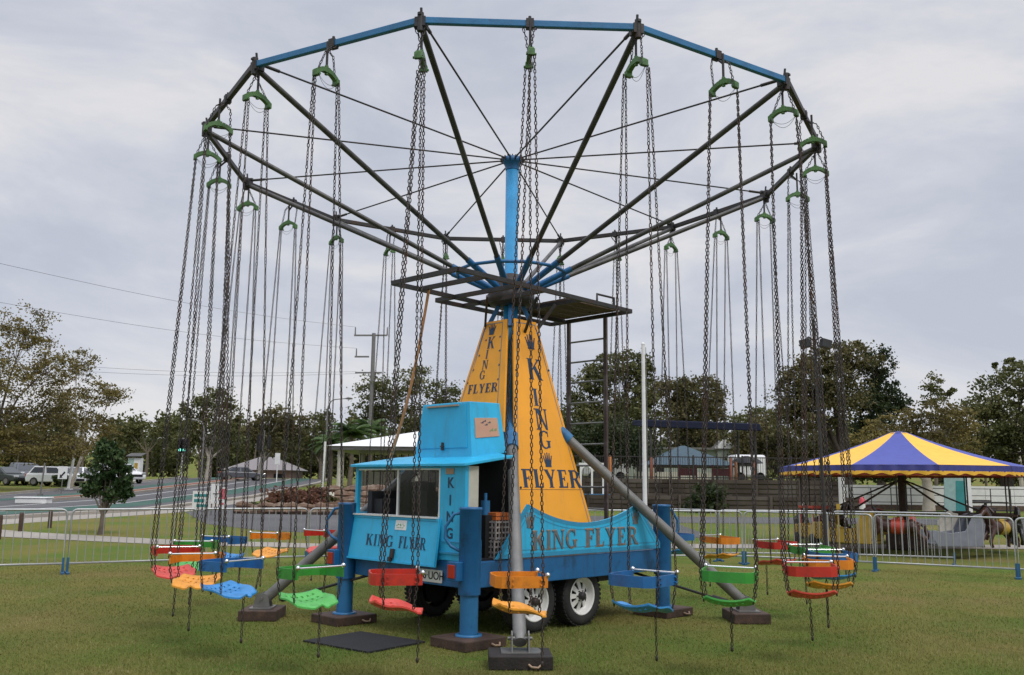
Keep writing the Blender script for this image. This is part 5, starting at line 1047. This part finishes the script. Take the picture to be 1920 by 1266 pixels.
tree('bushy_tree', 'small round dark green tree on the grass by the pavement', 195, 25.8, [(203, 882, 34, 36), (228, 893, 20, 26), (178, 902, 24, 26), (200, 846, 20, 20), (217, 860, 18, 16), (218, 926, 26, 18), (170, 921, 17, 12), (236, 920, 12, 14)], 'small', BARK, .09, .85, .075, 34, .16)
tree('gum_tree', 'tallest gum tree behind the street lamp with pale forked trunk', 388, 97, [(372, 768, 34, 30), (408, 752, 32, 28), (425, 790, 28, 30), (395, 815, 42, 32), (365, 810, 26, 28), (440, 830, 26, 24)], 'olive', PALE, .34, .75, .3, 26, .19)
tree('gum_tree', 'spreading gum tree behind the black traffic light', 482, 101, [(500, 790, 34, 24), (530, 778, 28, 20), (560, 800, 22, 24), (478, 812, 34, 26), (520, 830, 36, 28)], 'brown', PALE, .34, .85, .28, 24, .2)
tree('gum_tree', 'gum tree between the traffic light and the curved street lamp', 600, 108, [(604, 786, 22, 16), (590, 815, 30, 26), (628, 822, 28, 24), (570, 838, 30, 28)], 'olive', BARK, .36, .9, .25, 22, .2)
tree('gum_tree', 'thin high gum with wispy crown beyond the treeline by the cabinet', 272, 118, [(262, 796, 20, 9), (298, 806, 18, 9), (320, 798, 16, 8), (240, 808, 14, 8)], 'olive', BARK, .34, .7, .2, 14, .25)
tree('loose_tree', 'loose pale-leaved tree rising behind the ticket cabin', 760, 84, [(715, 730, 44, 30), (775, 722, 48, 30), (832, 742, 34, 28), (740, 775, 56, 36), (690, 782, 34, 34), (800, 790, 50, 40), (850, 790, 36, 40)], 'olive', BARK, .26, .62, .3, 34, .16, shell=.6)
tree('dense_tree', 'tall bronze tree behind the ladder', 1150, 66, [(1130, 694, 40, 32), (1178, 682, 40, 28), (1206, 698, 20, 32), (1105, 735, 40, 36), (1165, 745, 56, 46), (1090, 790, 46, 46), (1155, 805, 66, 46), (1215, 770, 22, 44)], 'olive', DBARK, .24, .95, .35, 34, .17)
tree('dense_tree', 'dark green understorey tree low behind the ladder', 1110, 60, [(1110, 820, 60, 40), (1170, 830, 50, 40), (1200, 850, 40, 26)], 'dark', DBARK, .24, 1.2, .2, 26, .2)
tree('dense_tree', 'broad dome shaped tree above the navy shade canopy', 1300, 74, [(1250, 738, 38, 30), (1305, 740, 48, 32), (1342, 762, 26, 34), (1280, 775, 56, 26), (1300, 820, 60, 30)], 'brown', DBARK, .25, 1.25, .35, 34, .18)
tree('gum_tree', 'small far tree in the gap beside the tall tree', 1400, 120, [(1392, 792, 34, 14), (1432, 780, 26, 18)], 'olive', BARK, .36, .9, .2, 18, .22)
tree('dense_tree', 'tallest tree of the row, with glossy dark side, above the carousel', 1590, 62, [(1505, 712, 38, 44), (1555, 676, 46, 36), (1612, 668, 46, 30), (1520, 775, 50, 48), (1480, 750, 34, 48), (1575, 740, 50, 50)], 'brown', DBARK, .23, 1.05, .4, 36, .16)
tree('dense_tree', 'glossy dark green tree against the tallest bronze one', 1650, 63.5, [(1650, 690, 34, 36), (1665, 740, 34, 40), (1630, 770, 44, 40), (1690, 758, 24, 20), (1640, 830, 50, 40)], 'dark', DBARK, .22, 1.2, .3, 34, .17)
tree('spreading_tree', 'olive spreading tree with pale trunk behind the carousel apex', 1738, 44, [(1680, 800, 56, 26), (1742, 782, 56, 30), (1795, 790, 40, 30), (1630, 832, 46, 22), (1710, 830, 60, 24), (1790, 830, 50, 26)], 'feather', PALE, .17, .75, .24, 36, .16)
tree('gum_tree', 'thin gum with see-through crown between two big trees', 1755, 82, [(1738, 718, 20, 20), (1775, 735, 14, 10), (1750, 748, 26, 14)], 'olive', BARK, .26, .35, .14, 14, .2)
tree('dense_tree', 'big round olive tree at the picture edge', 1885, 58, [(1868, 752, 50, 44), (1925, 715, 52, 36), (1850, 805, 46, 44), (1930, 790, 66, 50), (1800, 850, 50, 34), (1900, 850, 60, 40)], 'olive', DBARK, .22, 1.05, .4, 36, .17)
tree('gum_tree', 'wispy branch tips of a gum above the round olive tree', 1915, 78, [(1900, 678, 16, 7), (1868, 684, 6, 6), (1930, 690, 14, 8)], 'olive', PALE, .26, .5, .14, 8, .22)
tree('dense_tree', 'low bronze tree filling the gap under the tall trees', 1460, 70, [(1440, 830, 40, 44), (1500, 840, 60, 40), (1570, 850, 60, 36), (1400, 840, 30, 40)], 'brown', DBARK, .26, 1.2, .25, 28, .2)
def palm(px, Y, topy, r, lab, n=26):
    base = atg(px, Y); z = at(px, topy, Y).z - base.z; t = thing('palm_tree', lab, 'palm tree', base, 0, 'palms above the shelter'); q = MB(); q.tube([(0, 0, 0), (.1, 0, z * .5), (0, 0, z)], [.22, .17, .14], 9); ob('trunk', q, BARK, t); V = []
    for i in range(n):
        a = i * 2.4; up = random.uniform(.1, 1.25); L_ = r * random.uniform(.8, 1.1)
        for k in range(34):
            s = (k + 1) / 34; x = L_ * s * math.cos(up * (1 - .2 * s)); zz = L_ * (math.sin(up) * s - .55 * s * s); o = np.array([x * math.cos(a), x * math.sin(a), z + zz])
            for sd_ in (-1, 1):
                dr = np.array([-math.sin(a) * sd_, math.cos(a) * sd_, -.5]) + .5 * np.array([math.cos(a), math.sin(a), 0]); dr /= np.linalg.norm(dr); ll = r * .30 * (1 - .5 * s); w = np.array([math.cos(a), math.sin(a), .2]) * .035; V += [o - w, o + w, o + dr * ll + w * .3, o + dr * ll - w * .3]
    leafobj('crown', np.array(V), LF['palm'], t)
palm(655, 72, 815, 2.3, 'full palm standing over the end of the shelter roof'); palm(617, 78, 832, 1.9, 'smaller palm behind the plain white post'); palm(690, 76, 806, 2.3, 'palm half merged with the loose tree by the power pole')
def shrub(px, Y, w, h, leaf, lab, size=.09, n=1500, cat='shrub'):
    b = atg(px, Y) if Y < 44 or px < 1000 else Vector((at(px, 900, Y).x, Y, PZ)); t = thing('shrub', lab, cat, b); q = MB()
    for i in range(9): a = i * .7; q.tube([(0, 0, 0), (w * .28 * math.cos(a), w * .28 * math.sin(a), h * .7)], [.03, .01], 5)
    ob('stems', q, BARK, t); p, k = cloud((0, 0, h * .55), (w / 2, w / 2, h * .48), n, 26, .22); p[:, 2] = np.abs(p[:, 2]); leafobj('foliage', leaves(p, size, 2.2), LF[leaf], t)
shrub(556, 38.5, 2.1, 1.15, 'red', 'large reddish grass shrub above the rock edging', .09, 3200); shrub(508, 38, .8, .5, 'olive', 'low olive shrub beside the reddish one'); shrub(477, 38.5, .7, .35, 'olive', 'smallest shrub at the thin end of the garden bed', .08, 700); shrub(607, 40, 1.1, .7, 'brown', 'brownish shrub at the shelter side of the reddish one', .09, 1500)
shrub(1322, 41.5, 1.7, 1.15, 'dark', 'rounded dark green bush before the timber retaining wall', .10, 2600); shrub(112, 68, 1.0, .9, 'green', 'small clipped bush in front of the silver car', .12, 900); shrub(690, 42, 1.4, .9, 'dark', 'dark bush inside the shelter seen through the cabin window', .1, 1400); shrub(1600, 47, 1.6, 1.0, 'dark', 'spiky dark plant before the white hall wall', .12, 1200); shrub(1660, 47.5, 1.8, .9, 'green', 'green plant before the white hall wall beside a spiky one', .12, 1200)
# the wood that closes the view
V = []
for i in range(150):
    x = -110 + i * 1.6 + random.uniform(-1, 1); y = 128 + random.uniform(-6, 10); h = random.uniform(6.5, 9.0) + (1.0 if x > 10 else 0)
    p, k = cloud((x, y, hz(y) + h * .5), (random.uniform(2, 3.4), 3, h * .55), 1100, 16, .24); V.append(p)
wood = leafobj('treeline', leaves(np.concatenate(V), .36), LF['olive']); wood['kind'] = 'stuff'
q = MB()
for i in range(46): x = -100 + i * 4.7 + random.uniform(-1, 1); y = 124 + random.uniform(-4, 4); q.tube([(x, y, hz(y) - .2), (x + random.uniform(-.6, .6), y, hz(y) + random.uniform(4, 7))], [.16, .08], 6)
tk = ob('treeline_trunks', q, BARK); tk['kind'] = 'stuff'
# ---------------------------------------------------------------- grass blades on the near lawn
n = 360000
yy = 5.6 + (rng.uniform(0, 1, n) ** 1.9) * 13; hw_ = yy * .60 + .6; xx = rng.uniform(-1, 1, n) * hw_
patchy = .55 + .45 * np.sin(xx * 1.7 + 2 * np.sin(yy * .9)) * np.sin(yy * 1.3 + 1.5 * np.sin(xx * .7))
hgt = (.008 + .014 * rng.uniform(0, 1, n) ** 2) * (.7 + .5 * patchy); wv = .0016 + yy * .00020; an = rng.uniform(0, 6.283, n); ln = rng.uniform(.3, 1.6, n) * hgt
mx_, my_ = (xx - MATP.x) * math.cos(R(52)) + (yy - MATP.y) * math.sin(R(52)), -(xx - MATP.x) * math.sin(R(52)) + (yy - MATP.y) * math.cos(R(52))
hgt = np.where((abs(mx_) < .40) & (abs(my_) < .485), .0001, hgt); hgt = hgt * np.clip(1.3 - (yy - 6) * .03, .5, 1.3)
dx, dy = np.cos(an) * wv, np.sin(an) * wv; tx, ty = xx + np.cos(an + 1.3) * ln, yy + np.sin(an + 1.3) * ln; z0 = np.full(n, -.002)
V = np.stack([np.stack([xx - dx, yy - dy, z0], 1), np.stack([xx + dx, yy + dy, z0], 1), np.stack([tx + dx * .3, ty + dy * .3, hgt], 1), np.stack([tx - dx * .3, ty - dy * .3, hgt], 1)], 1).reshape(-1, 3)
go = leafobj('grass', V, BLADE); go['kind'] = 'stuff'
